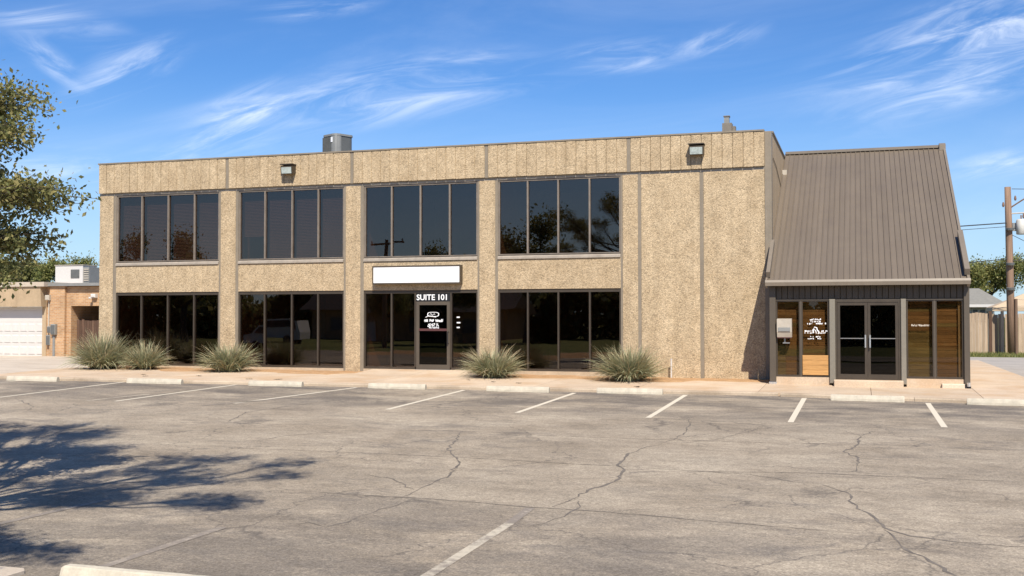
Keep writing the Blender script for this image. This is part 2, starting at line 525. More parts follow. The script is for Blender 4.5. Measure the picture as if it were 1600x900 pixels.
def asphalt():
    m, t = newmat('asphalt_weathered')
    p = t.pos()
    base = t.ramp(t.noise(p, 0.55, 6, 0.62), (0.28, (0.262, 0.212, 0.153)), (0.5, (0.358, 0.296, 0.220)), (0.74, (0.432, 0.364, 0.274)))
    mid = t.noise(t.pos((3.2, 5.0, 1)), 1.0, 6, 0.7, 0.3)
    base = t.mix(0.8, base, t.ramp(mid, (0.28, 0.72), (0.5, 1.0), (0.72, 1.18)), 'MULTIPLY')
    # long soft bands of wear that run along the rows
    band = t.noise(t.pos((0.10, 0.62, 1), (0, 0, R(4))), 1.0, 5, 0.6, 0.4)
    base = t.mix(0.85, base, t.ramp(band, (0.30, 0.76), (0.55, 1.0), (0.75, 1.13)), 'MULTIPLY')
    # oil and tyre grime: stronger in the stalls along the building
    g = t.n('ShaderNodeNewGeometry')
    s = t.n('ShaderNodeSeparateXYZ')
    t.t.links.new(g.outputs['Position'], s.inputs[0])
    row = t.n('ShaderNodeMapRange', interpolation_type='SMOOTHSTEP', ins={0: s.outputs[1], 1: -12.5, 2: -6.5})
    row2 = t.n('ShaderNodeMapRange', interpolation_type='SMOOTHSTEP', ins={0: s.outputs[1], 1: -18.6, 2: -21.5})
    rr = t.math('ADD', t.math('MULTIPLY', row.outputs[0], 0.95), t.math('MULTIPLY', row2.outputs[0], 0.62))
    rr = t.math('ADD', rr, 0.13)
    grime = t.ramp(t.noise(t.pos((0.42, 0.75, 1)), 1.0, 6, 0.66, 0.5), (0.40, 0.0), (0.62, 1.0))
    base = t.mix(t.math('MULTIPLY', t.math('MULTIPLY', grime, rr), 0.85), base, (0.135, 0.116, 0.098))
    # ragged darker blotches where the surface has ravelled
    blo = t.ramp(t.noise(t.pos((1.1, 1.9, 1)), 1.0, 8, 0.72, 0.6), (0.50, 0.0), (0.66, 1.0))
    wide = t.ramp(t.noise(p, 0.16, 2, 0.5), (0.36, 0.15), (0.64, 1.0))
    base = t.mix(t.math('MULTIPLY', t.math('MULTIPLY', blo, wide), 0.75), base, (0.165, 0.144, 0.122))
    # oil drips in the stalls
    oil = t.vor(t.pos((0.42, 0.30, 1)), 1.0)
    drip = t.ramp(t.math('ADD', oil.outputs['Distance'], t.math('MULTIPLY', t.noise(p, 2.5, 5, 0.7), 0.35)), (0.22, 1.0), (0.34, 0.0))
    base = t.mix(t.math('MULTIPLY', drip, 0.55), base, (0.085, 0.075, 0.068))
    grit = t.ramp(t.noise(p, 20, 4, 0.75), (0.30, 0.72), (0.5, 1.0), (0.70, 1.26))
    base = t.mix(0.9, base, grit, 'MULTIPLY')
    # stone speckle
    sp1 = t.ramp(t.noise(p, 46, 3, 0.7), (0.28, 0.66), (0.5, 1.0), (0.74, 1.36))
    base = t.mix(0.9, base, sp1, 'MULTIPLY')
    v = t.vor(p, 70)
    sc = t.n('ShaderNodeSeparateColor', ins={0: v.outputs['Color']})
    base = t.mix(0.6, base, t.ramp(sc.outputs[0], (0.0, 0.62), (0.25, 1.0), (0.85, 1.0), (1.0, 1.45)), 'MULTIPLY')
    # fine crazing
    dn = t.noise(p, 1.3, 4, 0.6)
    dv = t.n('ShaderNodeVectorMath', operation='MULTIPLY_ADD')
    cmb = t.n('ShaderNodeCombineXYZ')
    t.put(cmb.inputs[0], dn)
    t.put(cmb.inputs[1], t.noise(p, 1.7, 4, 0.6))
    t.t.links.new(cmb.outputs[0], dv.inputs[0])
    dv.inputs[1].default_value = (1.1, 1.1, 0)
    t.t.links.new(p, dv.inputs[2])
    cr = t.vor(dv.outputs[0], 0.42, 'DISTANCE_TO_EDGE')
    crk = t.ramp(cr.outputs['Distance'], (0.0, 1.0), (0.011, 0.0))
    msk = t.ramp(t.noise(p, 0.32, 3, 0.6), (0.42, 0.0), (0.54, 1.0))
    base = t.mix(t.math('MULTIPLY', t.math('MULTIPLY', crk, msk), 0.6), base, (0.075, 0.066, 0.06))
    h = t.math('ADD', t.noise(p, 60, 3, 0.7), t.math('MULTIPLY', t.noise(p, 9, 3, 0.6), 0.8))
    finish(t, base, 0.93, h, 0.85, 0.012, spec=0.22)
    return m


M_ASPH = asphalt()


def concrete(name, a, b, stain=(0.45, 0.27, 0.13), stf=0.0):
    m, t = newmat(name)
    p = t.pos()
    c = t.ramp(t.noise(p, 0.9, 6, 0.6), (0.3, a), (0.7, b))
    c = t.mix(0.8, c, t.ramp(t.noise(p, 28, 3, 0.7), (0.3, 0.82), (0.7, 1.14)), 'MULTIPLY')
    oi = t.n('ShaderNodeObjectInfo')
    c = t.mix(1.0, c, t.ramp(oi.outputs['Random'], (0, 0.93), (1, 1.05)), 'MULTIPLY')
    if stf:
        c = t.mix(t.math('MULTIPLY', t.ramp(t.noise(p, 0.7, 5, 0.65), (0.47, 0.0), (0.66, 1.0)), stf), c, stain)
    finish(t, c, 0.9, t.noise(p, 40, 3), 0.3, 0.004, spec=0.2)
    return m


M_WALK = concrete('walk_concrete', (0.49, 0.375, 0.265), (0.60, 0.475, 0.34), stf=0.45)
M_CURB = concrete('curb_concrete', (0.36, 0.285, 0.205), (0.50, 0.40, 0.29), stain=(0.2, 0.15, 0.1), stf=0.5)
M_DRIVE = concrete('drive_concrete', (0.47, 0.395, 0.31), (0.58, 0.50, 0.40), stain=(0.3, 0.23, 0.16), stf=0.3)
M_ALLEY = concrete('alley_paving', (0.36, 0.325, 0.285), (0.45, 0.41, 0.36), stain=(0.24, 0.21, 0.18), stf=0.35)
M_PATCH = concrete('pale_patch', (0.58, 0.47, 0.35), (0.66, 0.54, 0.41))


def soil():
    m, t = newmat('orange_soil')
    p = t.pos()
    c = t.ramp(t.noise(p, 2.2, 6, 0.65), (0.3, (0.40, 0.235, 0.115)), (0.6, (0.50, 0.31, 0.165)), (0.8, (0.55, 0.40, 0.26)))
    c = t.mix(0.8, c, t.ramp(t.noise(p, 45, 3, 0.7), (0.3, 0.7), (0.7, 1.2)), 'MULTIPLY')
    finish(t, c, 0.95, t.noise(p, 14, 4, 0.7), 0.8, 0.05, spec=0.1)
    return m


M_SOIL = soil()


def grassm():
    m, t = newmat('dry_grass_ground')
    p = t.pos()
    c = t.ramp(t.noise(p, 0.5, 6, 0.65), (0.3, (0.10, 0.12, 0.035)), (0.6, (0.17, 0.17, 0.06)), (0.8, (0.27, 0.22, 0.11)))
    c = t.mix(0.8, c, t.ramp(t.noise(p, 18, 3, 0.7), (0.3, 0.6), (0.7, 1.3)), 'MULTIPLY')
    finish(t, c, 0.95, t.noise(p, 12, 4, 0.7), 0.8, 0.05, spec=0.1)
    return m


M_GRASS = grassm()


def paintm(name, fade, col=(0.74, 0.66, 0.52)):
    """worn road paint: the asphalt shows where it has flaked off"""
    m, t = newmat(name)
    p = t.pos()
    n = t.noise(p, 14, 5, 0.7)
    n2 = t.noise(p, 1.4, 3, 0.6)
    f = t.math('ADD', t.math('MULTIPLY', n, 0.6), t.math('MULTIPLY', n2, 0.4))
    k = t.ramp(f, (max(fade - 0.09, 0.0), 0.0), (min(fade + 0.09, 1.0), 1.0))
    c = t.mix(k, (0.235, 0.20, 0.165), col)
    finish(t, c, 0.85, t.noise(p, 60, 3), 0.4, 0.006, spec=0.2)
    return m


M_LINE = paintm('white_line_paint', 0.33, (0.62, 0.55, 0.43))
M_LINEF = paintm('faded_line_paint', 0.46, (0.50, 0.44, 0.34))
M_LINEW = paintm('worn_line_paint', 0.60, (0.48, 0.41, 0.32))


def tar():
    m, t = newmat('crack_filler')
    p = t.pos()
    c = t.ramp(t.noise(p, 5, 4, 0.7), (0.3, (0.105, 0.091, 0.078)), (0.7, (0.215, 0.184, 0.150)))
    finish(t, c, 0.9, spec=0.2)
    return m


M_TAR = tar()


def leafm(name, c1, c2, c3, trans=0.3):
    m, t = newmat(name)
    oi = t.n('ShaderNodeNewGeometry')
    a = t.noise(t.pos(), 0.9, 3, 0.6)
    rnd = oi.outputs['Random Per Island']
    c = t.ramp(t.math('ADD', t.math('MULTIPLY', a, 0.5), t.math('MULTIPLY', rnd, 0.5)), (0.2, c1), (0.5, c2), (0.8, c3))
    d = t.n('ShaderNodeBsdfPrincipled', ins={'Base Color': c, 'Roughness': 0.55, 'Specular IOR Level': 0.35})
    tl = t.n('ShaderNodeBsdfTranslucent', ins={'Color': c})
    mx = t.n('ShaderNodeMixShader', ins={0: trans, 1: d.outputs[0], 2: tl.outputs[0]})
    t.n('ShaderNodeOutputMaterial', ins={'Surface': mx.outputs[0]})
    return m


M_OAK = leafm('oak_leaves', (0.12, 0.14, 0.052), (0.24, 0.24, 0.088), (0.42, 0.35, 0.145), 0.42)
M_OAKD = leafm('dark_tree_leaves', (0.085, 0.105, 0.036), (0.17, 0.18, 0.062), (0.29, 0.255, 0.10), 0.4)
M_PINE = leafm('pine_tree_leaves', (0.12, 0.155, 0.050), (0.24, 0.25, 0.080), (0.38, 0.34, 0.125), 0.45)
M_BLADE = leafm('blade_grey_green', (0.20, 0.22, 0.12), (0.335, 0.34, 0.195), (0.50, 0.455, 0.285), 0.25)
M_STRAW = leafm('blade_straw', (0.34, 0.26, 0.14), (0.46, 0.36, 0.21), (0.55, 0.44, 0.28), 0.15)


# ================================================================== THE SETTING
def cX(x):
    return -0.005 * min(max(x, -30), 10)


def lotz(x, y):
    return -0.125 + cX(x) + 0.02 * y


def walkz(x, y):
    return -0.04 + cX(x) + 0.02 * y


def curb_y(x):
    return -4.40 + 0.045 * (x + 2.2) if x < -1.9 else -4.62 - 0.10 * (x + 0.8)


def base_z(x):                       # where soil meets the building's front wall
    return -0.09 - 0.0043 * x


# open ground out to the horizon
gx = [-1500, -60, -30, 10, 60, 1500]
gy = [(-1500, -1.0), (-80, -0.93), (-34, -0.865), (-4, -0.265), (30, -0.30), (1500, -0.30)]
mb = MB()
mb.v = [(x, y, z + cX(x)) for y, z in gy for x in gx]
nx = len(gx)
for j in range(len(gy) - 1):
    for i in range(nx - 1):
        mb.f.append((j * nx + i, j * nx + i + 1, (j + 1) * nx + i + 1, (j + 1) * nx + i))
        mb.m.append(0)
struct(mb.build('ground', M_GRASS))

# parking lot
mb = MB()
xs = [-60, -30, -24, -18, -12, -6, -1.95, -1.9, 2, 6, 10, 40]
for a, b in zip(xs[:-1], xs[1:]):
    ya, yb = curb_y(a if a != -1.9 else -1.89) + 0.08, curb_y(b - 1e-6) + 0.08
    if a < -30:
        ya = yb
    if b > 10:
        yb = ya
    mb.quad((a, -34, lotz(a, -34)), (b, -34, lotz(b, -34)), (b, yb, lotz(b, yb)), (a, ya, lotz(a, ya)))
lot = struct(mb.build('parking_lot', M_ASPH))

# the street behind the photographer and its far verge (seen in the glass)
mb = MB().quad((-400, -46, -0.85), (400, -46, -0.85), (400, -37, -0.82), (-400, -37, -0.82))
struct(mb.build('street', M_ASPH))


def ribbon(pts, w, dz, mat, name, jit=0.0, taper=True, seed=0):
    """flat strip laid on the lot, width w (number or list)"""
    rs = random.Random(seed)
    P = [Vector((x, y, 0)) for x, y in pts]
    if jit:
        Q = []
        for a, b in zip(P[:-1], P[1:]):
            n = max(2, int((b - a).length / 0.13))
            for k in range(n):
                c = a.lerp(b, k / n)
                if k:
                    c += Vector((rs.gauss(0, jit), rs.gauss(0, jit), 0))
                Q.append(c)
        Q.append(P[-1])
        P = Q
    vs, n = [], len(P)
    for i, p in enumerate(P):
        d = (P[min(i + 1, n - 1)] - P[max(i - 1, 0)]).normalized()
        nrm = Vector((-d.y, d.x, 0))
        ww = w * (rs.uniform(0.35, 1.5) if jit else 1.0)
        if jit and taper:
            ww *= min(1.0, 0.25 + 3.0 * min(i, n - 1 - i) / n)
        for s_ in (-1, 1):
            c = p + nrm * (s_ * ww / 2)
            vs.append((c.x, c.y, lotz(c.x, c.y) + dz))
    fs = [(2 * i, 2 * i + 2, 2 * i + 3, 2 * i + 1) for i in range(n - 1)]
    return MB().add(vs, fs).build(name, mat, lot)


for (xa, ya, xb, yb, m_) in [(-20.3, -5.2, -20.25, -10.1, M_LINE), (-16.65, -5.15, -16.85, -10.1, M_LINE), (-13.0, -5.05, -13.85, -9.75, M_LINE),
                             (-13.3, -8.2, -14.25, -10.4, M_LINEW), (-23.6, -5.6, -23.55, -10.0, M_LINEF), (-17.2, -8.3, -17.6, -10.2, M_LINEF),
                             (-9.93, -4.95, -9.88, -9.97, M_LINE), (-6.94, -4.95, -6.96, -9.80, M_LINE), (-4.15, -4.72, -4.12, -9.93, M_LINE),
                             (-1.29, -4.75, -1.31, -9.91, M_LINE), (1.47, -5.15, 1.50, -9.92, M_LINE), (4.3, -5.4, 4.33, -10.0, M_LINE),
                             (-3.69, -20.5, -3.74, -26.0, M_LINEF), (-3.72, -19.6, -3.69, -20.5, M_LINEW), (-6.60, -21.6, -6.72, -23.6, M_LINEW),
                             (-8.86, -20.6, -9.2, -23.2, M_LINEW), (-0.9, -23.4, -0.92, -27.0, M_LINEF)]:
    ribbon([(xa, ya), (xb, yb)], 0.115, 0.004, m_, 'parking_line')

CR = [([(-7.01, -13.01), (-6.66, -14.3), (-6.44, -15.22), (-6.04, -16.01), (-5.74, -16.56), (-5.46, -17.73), (-5.45, -18.53), (-5.44, -19.08), (-5.52, -19.61)], .032),
      ([(-3.18, -13.72), (-3.39, -14.24), (-3.49, -15.11), (-3.43, -16.1), (-3.24, -16.51), (-3.16, -17.54), (-3.35, -18.26), (-3.38, -18.88), (-3.49, -19.47)], .040),
      ([(-3.38, -18.88), (-3.17, -19.37), (-3.21, -19.97), (-3.44, -20.64)], .026),
      ([(-3.30, -9.9), (-3.12, -11.0), (-3.02, -12.4), (-3.18, -13.72)], .022), ([(-3.18, -13.72), (-2.4, -12.9), (-1.9, -11.4), (-1.75, -10.4)], .02),
      ([(-0.27, -10.99), (-0.02, -11.63), (-0.04, -12.77), (-0.26, -13.8), (-0.04, -14.33), (-0.07, -15.77)], .035),
      ([(-0.02, -11.63), (0.28, -10.83)], .025),
      ([(-0.51, -16.93), (-0.17, -17.47), (-0.1, -18.2), (0.11, -18.88), (0.23, -19.52), (0.48, -19.87), (0.76, -19.96), (1.14, -20.07), (1.54, -20.03)], .034),
      ([(0.23, -19.65), (0.37, -20.36), (0.61, -20.96), (0.8, -21.45), (1.0, -22.3)], .034),
      ([(-2.49, -16.33), (-1.47, -16.41), (-0.73, -16.9), (-0.51, -16.93)], .022),
      ([(-19.75, -10.11), (-17.77, -11.74), (-17.29, -12.45)], .03),
      ([(-11.77, -7.77), (-12.22, -9.51), (-12.58, -11.32), (-11.97, -13.0), (-11.12, -13.36), (-10.31, -12.81)], .03),
      ([(-5.95, -21.6), (-5.85, -21.09), (-5.54, -21.27), (-5.42, -20.96), (-5.4, -20.2), (-5.24, -19.65)], .022),
      ([(-5.5, -18.9), (-6.1, -18.2), (-6.9, -17.9)], .018), ([(-8.93, -13.4), (-9.8, -14.6), (-10.0, -15.6)], .02)]
for i, (pts, w_) in enumerate(CR):
    ribbon(pts, w_, 0.0025, M_TAR, 'crack', 0.022, True, i)
JN = [([(-12.0, -13.5), (-8.93, -13.3), (-7.01, -13.05), (-5.7, -13.16), (-3.51, -13.18), (-1.5, -13.0), (-0.04, -12.80), (0.56, -12.72), (1.66, -12.86), (2.49, -12.75), (6, -12.8)], .014),
      ([(-11.0, -16.2), (-5.99, -16.08), (-5.18, -16.14), (-4.02, -16.23), (-3.29, -16.25), (-2.12, -16.35), (-0.77, -16.05), (0.14, -16.03), (1.08, -16.01), (1.83, -15.98), (4, -16.0)], .016),
      ([(-7.41, -19.31), (-6.76, -19.4), (-6.02, -19.45), (-5.21, -19.40), (-4.47, -19.46), (-3.77, -19.56), (-3.03, -19.56), (-2.17, -19.65), (-1.42, -19.76), (-0.76, -19.82), (-0.14, -19.88), (0.22, -20.01)], .020),
      ([(-7, -10.2), (-3.3, -10.05), (0, -10.3), (2.2, -10.4)], .012)]
for i, (pts, w_) in enumerate(JN):
    ribbon(pts, w_, 0.0032, M_TAR, 'seam', 0.009, True, 40 + i)


# sidewalk slabs, curb and soil beds
def slab_top(x, y):
    if y <= -1.6:
        return walkz(x, y)
    t_ = (y + 1.6) / 1.6
    tgt = base_z(x) if not (-14.8 < x < -10.9) else 0.085
    return walkz(x, -1.6) * (1 - t_) + tgt * t_


walk = struct(MB().quad((-25.4, -5.3, -0.24), (4.74, -4.9, -0.30), (4.74, -1.0, -0.30), (-25.4, 0.2, -0.24)).build('sidewalk', M_WALK))
sx = [-25.4, -22.6, -19.8, -17.2, -14.85, -12.9, -10.85, -8.2, -5.5, -2.42, 0.25, 2.72, 4.72]
for a, b in zip(sx[:-1], sx[1:]):
    a2, b2 = a + 0.006, b - 0.006
    ends = 0.02 if b <= -2.4 else -1.45 if b < 2.8 else -1.0
    ys = [None, -1.6, ends]
    top, bot = [], []
    m = MB()
    xm = (a + b) / 2
    inner = (a > -14.9 and b < -10.8)
    rows = []
    for yy in ys:
        row = []
        for x in (a2, b2):
            y = curb_y(x) + 0.16 if yy is None else yy
            if y <= -1.59:
                z = walkz(x, y)
            elif b <= -2.4:
                z = 0.088 if inner else base_z(x)
            else:
                z = walkz(x, y)
            row.append((x, y, z))
        rows.append(row)
    if ends < -1.4:
        rows = [rows[0], rows[2]]
        rows[1] = [(x, -1.45, walkz(x, -1.45)) for x in (a2, b2)]
    n = len(rows)
    vs = [p for r_ in rows for p in r_]
    vs += [(p[0], p[1], p[2] - 0.16) for p in vs]
    fs = []
    k = 2 * n
    for i in range(n - 1):
        fs.append((2 * i, 2 * i + 1, 2 * i + 3, 2 * i + 2))
    fs += [(0, k, k + 1, 1), (2 * n - 2, 2 * n - 1, k + 2 * n - 1, k + 2 * n - 2)]
    for i in range(n - 1):
        fs += [(2 * i, 2 * i + 2, k + 2 * i + 2, k + 2 * i), (2 * i + 1, k + 2 * i + 1, k + 2 * i + 3, 2 * i + 3)]
    m.add(vs, fs)
    m.build('slab', M_WALK, walk)

curb = struct(MB().box(-25.4, -25.38, -5.4, -5.3, -0.3, -0.1).build('curb', M_CURB))
cxs = [-30, -25.4, -22.0, -18.6, -15.2, -11.8, -8.4, -5.0, -1.93]
cxs2 = [-1.87, 1.2, 4.2, 7.2, 10.0]
for seq in (cxs, cxs2):
    for a, b in zip(seq[:-1], seq[1:]):
        a2, b2 = a + 0.004, b - 0.004
        ya, yb = curb_y(a2), curb_y(b2)
        m = MB()
        za, zb = walkz(a2, ya) + 0.003, walkz(b2, yb) + 0.003
        prof = lambda x, y, z: [(x, y, z - 0.25), (x, y + 0.012, z - 0.03), (x, y + 0.04, z), (x, y + 0.155, z + 0.002), (x, y + 0.155, z - 0.25)]
        A, B = prof(a2, ya, za), prof(b2, yb, zb)
        m.add(A + B, [(0, 1, 2, 3, 4), (9, 8, 7, 6, 5)] + [(i, 5 + i, 5 + (i + 1) % 5, (i + 1) % 5) for i in range(5)])
        m.build('curb_segment', M_CURB, curb)

# bare soil beds along the wall
for (xa, xb, sd) in [(-24.9, -14.95, 3), (-10.75, -2.44, 5)]:
    rs = random.Random(sd)
    nx_ = int((xb - xa) / 0.25)
    ny_ = 7
    vs, fs = [], []
    for i in range(nx_ + 1):
        x = xa + (xb - xa) * i / nx_
        ye = -1.75 + 0.30 * math.sin(x * 1.3) + 0.18 * math.sin(x * 3.1 + 1) + rs.uniform(-.08, .08)
        if xb > -5 and x > -4.6:
            ye = -1.0 + rs.uniform(-.06, .06)
        e_ = min((x - xa) / 0.5, (xb - x) / 0.5, 1.0) if xb < -5 else min((x - xa) / 0.5, 1.0)
        ye *= max(e_, 0.12)
        for j in range(ny_ + 1):
            y = ye * (1 - j / ny_)
            t_ = max((y + 1.6) / 1.6, 0)
            zb_ = walkz(x, y) if y < -1.6 else walkz(x, -1.6) * (1 - t_) + base_z(x) * t_
            vs.append((x, y, zb_ + (0.001 if j == 0 else 0.016 + rs.uniform(0, 0.03))))
    for i in range(nx_):
        for j in range(ny_):
            a = i * (ny_ + 1) + j
            fs.append((a, a + ny_ + 1, a + ny_ + 2, a + 1))
    o = MB().add(vs, fs).build('soil_bed', M_SOIL, None, True)
    struct(o)

# driveway on the left, apron and alley on the right, landscaped island at the bottom left
mb = MB().add([(-75, -5.2, -0.03), (-30, -5.4, 0.002), (-25.42, -5.25, walkz(-25.4, -5.25)), (-25.42, 14, -0.12), (-75, 14, -0.14)], [(0, 1, 2, 3, 4)])
struct(mb.build('driveway', M_DRIVE))
mb = MB().add([(2.74, -0.98, walkz(2.74, -1.0) - .004), (4.76, -0.98, walkz(4.76, -1.0) - .004), (4.76, 18, -0.10), (2.74, 18, -0.10)], [(0, 1, 2, 3)])
struct(mb.build('apron', M_WALK))
mb = MB().add([(4.74, -4.9, -0.175), (60, -4.9, -0.24), (60, 22.6, -0.13), (2.0, 22.6, -0.13), (2.0, 18, -0.125), (4.74, 18, -0.125)], [(0, 1, 2, 3, 4, 5)])
struct(mb.build('alley', M_ALLEY))
mb = MB()
zt = lotz(-7.2, -23.7) + 0.028
mb.prism([(-30, -33), (-7.3, -33), (-7.22, -32.9), (-7.22, -23.86), (-7.3, -23.78), (-30, -23.78)], 'z', zt - 0.4, zt)
struct(mb.build('island', M_DRIVE))
mb = MB().quad((-29.7, -32.7, zt + .004), (-8.1, -32.7, zt + .004), (-8.1, -24.4, zt + .004), (-29.7, -24.4, zt + .004))
struct(mb.build('island_soil', M_SOIL))


# ================================================================== THE OFFICE BUILDING
bld = thing('office_building', 'two storey tan aggregate concrete office building with dark window bays', 'building', (-13.8, 0, 0))
BAYS = [(-24.64, -20.54, (-23.62, -22.56, -21.52)), (-19.79, -15.90, (-18.81, -17.80, -16.84)),
        (-15.19, -11.31, (-14.23, -13.24, -12.25)), (-10.64, -6.78, (-9.69, -8.72, -7.74))]
PIERS = [(-25.33, -24.77), (-20.47, -19.90), (-15.83, -15.31), (-11.25, -10.73), (-6.72, -6.26)]
STRIPS = [(-24.77, -24.64), (-20.54, -20.47), (-19.90, -19.79), (-15.90, -15.83), (-15.31, -15.19), (-11.31, -11.25),
          (-10.73, -10.64), (-6.78, -6.72), (-6.26, -6.16), (-4.43, -4.32)]
for a, b in PIERS:
    MB().cham(a, b, 0, 0.35, -0.4, 5.98, 0.008).build('pier', M_AGG, bld)
for a, b in [(-6.16, -4.43), (-4.32, -2.57)]:
    MB().cham(a, b, 0, 0.35, -0.4, 5.98, 0.010).build('wall_panel', M_AGG, bld)
for a, b in STRIPS:
    MB().box(a, b, 0.012, 0.33, -0.4, 5.979).build('joint_strip', M_STRIP, bld)
MB().cham(-2.57, -2.37, -0.012, 0.31, -0.4, 7.078, 0.01).build('corner_strip', M_STRIP, bld)
MB().box(-25.33, -2.572, 0.004, 0.34, 5.98, 6.064).build('horizontal_strip', M_STRIPL, bld)
for a, b, mm in BAYS:
    MB().cham(a, b, 0.006, 0.32, 2.60, 3.53, 0.006).build('spandrel', M_AGG, bld)
    MB().prism([(-0.035, 3.53), (-0.035, 3.60), (0.10, 3.66), (0.30, 3.66), (0.30, 3.53)], 'x', a + .002, b - .002).build('sill', M_SILL, bld)
    MB().box(a, b, 0.004, 0.32, -0.4, 0.095).build('base', M_BASEC, bld)

# fascia of ribbed panels
FJ = [-25.33, -20.20, -15.59, -11.00, -6.52, -2.57]
for i in range(5):
    a, b = FJ[i] + (0.0 if i == 0 else 0.055), FJ[i + 1] - (0.055 if i < 4 else 0.0)
    fp = MB().box(a, b, -0.045, 0.32, 6.085, 7.075).build('fascia_panel', M_AGG, bld)
    n = int(round((b - a) / 0.31))
    w_ = (b - a) / n
    me0 = MB().cham(0.009, w_ - 0.009, -0.062, -0.0455, 6.066, 7.072, 0.007).mesh('rib', M_AGG)
    for k in range(n):
        o = place('rib', me0, fp, (a + k * w_, random.uniform(-0.012, 0.0), random.uniform(-0.006, 0.0)))
    if i:
        MB().box(FJ[i] - 0.054, FJ[i] + 0.054, -0.052, 0.30, 6.06, 7.075).build('fascia_joint', M_STRIP, bld)
m = MB().box(-25.36, -2.571, -0.085, 0.34, 7.079, 7.125)
m.build('parapet_cap', M_STRIP, bld)
MB().box(-2.68, -2.37, 0.312, 14.0, -0.4, 7.08).build('side_wall', M_STUCCO, bld)
MB().box(-2.72, -2.34, 0.342, 14.05, 7.081, 7.13).build('parapet_cap', M_STRIP, bld)
MB().box(-25.33, -25.05, 0.352, 14.0, -0.4, 7.08).build('side_wall', M_STUCCO, bld)
MB().box(-25.36, -25.02, 0.342, 14.05, 7.081, 7.127).build('parapet_cap', M_STRIP, bld)
MB().box(-25.04, -2.69, 13.7, 13.98, -0.4, 7.05).build('back_wall', M_STUCCO, bld)
MB().box(-25.04, -2.69, 0.345, 13.69, 6.35, 6.6).build('roof_slab', M_CHAR, bld)
MB().box(-25.04, -2.69, 0.352, 13.69, 2.74, 3.42).build('upper_floor', M_INTD, bld)
MB().box(-25.04, -2.69, 0.352, 13.69, -0.3, 0.08).build('ground_floor', M_INTD, bld)
MB().box(-25.04, -2.69, 7.0, 7.1, 0.082, 6.34).build('partition', M_INT, bld)
for x in (-20.2, -15.57, -11.0, -6.5):
    MB().box(x - 0.05, x + 0.05, 0.36, 6.99, 0.084, 2.738).build('partition', M_INT, bld)
    MB().box(x - 0.05, x + 0.05, 0.36, 6.99, 3.422, 6.34).build('partition', M_INT, bld)


def pane_box(x0, x1, y, z0, z1, par, mat, name='pane'):
    return MB().box(x0, x1, y, y + 0.008, z0, z1).build(name, mat, par)


def window(a, b, z0, z1, mull, mf, mm_, parent, head=0.05, foot=0.05, skip=None, glassm=None):
    """frame mesh with mullions and panes under it; skip = (x0,x1) left open for a door"""
    y0, y1 = 0.035, 0.16
    f = MB()
    f.box(a + .001, b - .001, y0, y1, z1 - head, z1 - .001)
    f.box(a + .001, a + 0.05, y0 + .004, y1, z0 + foot, z1 - head)
    f.box(b - 0.05, b - .001, y0 + .004, y1, z0 + foot, z1 - head)
    if skip:
        f.box(a + .001, skip[0], y0, y1, z0 + .001, z0 + foot)
        f.box(skip[1], b - .001, y0, y1, z0 + .001, z0 + foot)
    else:
        f.box(a + .001, b - .001, y0, y1, z0 + .001, z0 + foot)
    w = f.build('window', mf, parent)
    xs_ = [a + 0.05] + list(mull) + [b - 0.05]
    for x in mull:
        MB().box(x - 0.024, x + 0.024, y0 - 0.006, y1, z0 + foot, z1 - head).build('mullion', mm_, w)
    for i in range(len(xs_) - 1):
        l_ = xs_[i] + (0.024 if i else 0)
        r_ = xs_[i + 1] - (0.024 if i < len(xs_) - 2 else 0)
        if skip and l_ >= skip[0] - 0.02 and r_ <= skip[1] + 0.02:
            continue
        # panes are never set perfectly true
        o = pane_box(l_ + .001, r_ - .001, 0.095, z0 + foot + .001, z1 - head - .001, w, glassm or M_GLASS)
        me = o.data
        ta, tb = random.gauss(0, 0.0016), random.gauss(0, 0.0016)
        for v in me.vertices:
            v.co.y += ta * (v.co.x - (l_ + r_) / 2) + tb * (v.co.z - (z0 + z1) / 2)
    return w


for i, (a, b, mm) in enumerate(BAYS):
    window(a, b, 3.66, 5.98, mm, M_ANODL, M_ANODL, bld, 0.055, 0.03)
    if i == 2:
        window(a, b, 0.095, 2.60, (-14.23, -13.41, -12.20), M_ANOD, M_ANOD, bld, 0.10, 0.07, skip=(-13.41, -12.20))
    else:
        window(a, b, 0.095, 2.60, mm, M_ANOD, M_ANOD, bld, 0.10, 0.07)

# venetian blinds hanging behind the two left upper windows
for (a, b, zlo) in [(-24.55, -23.66, 3.7), (-23.58, -22.6, 3.7), (-22.5, -21.56, 3.7), (-21.48, -20.62, 3.7),
                    (-18.77, -17.84, 3.7), (-17.76, -16.88, 3.7), (-16.80, -15.96, 3.7), (-19.72, -18.85, 4.45)]:
    m = MB()
    z = zlo
    while z < 5.9:
        m.add([(a, 0.262, z), (b, 0.262, z), (b, 0.290, z + 0.045), (a, 0.290, z + 0.045)], [(0, 1, 2, 3)])
        z += 0.05
    m.build('blind', M_BLIND, bld)

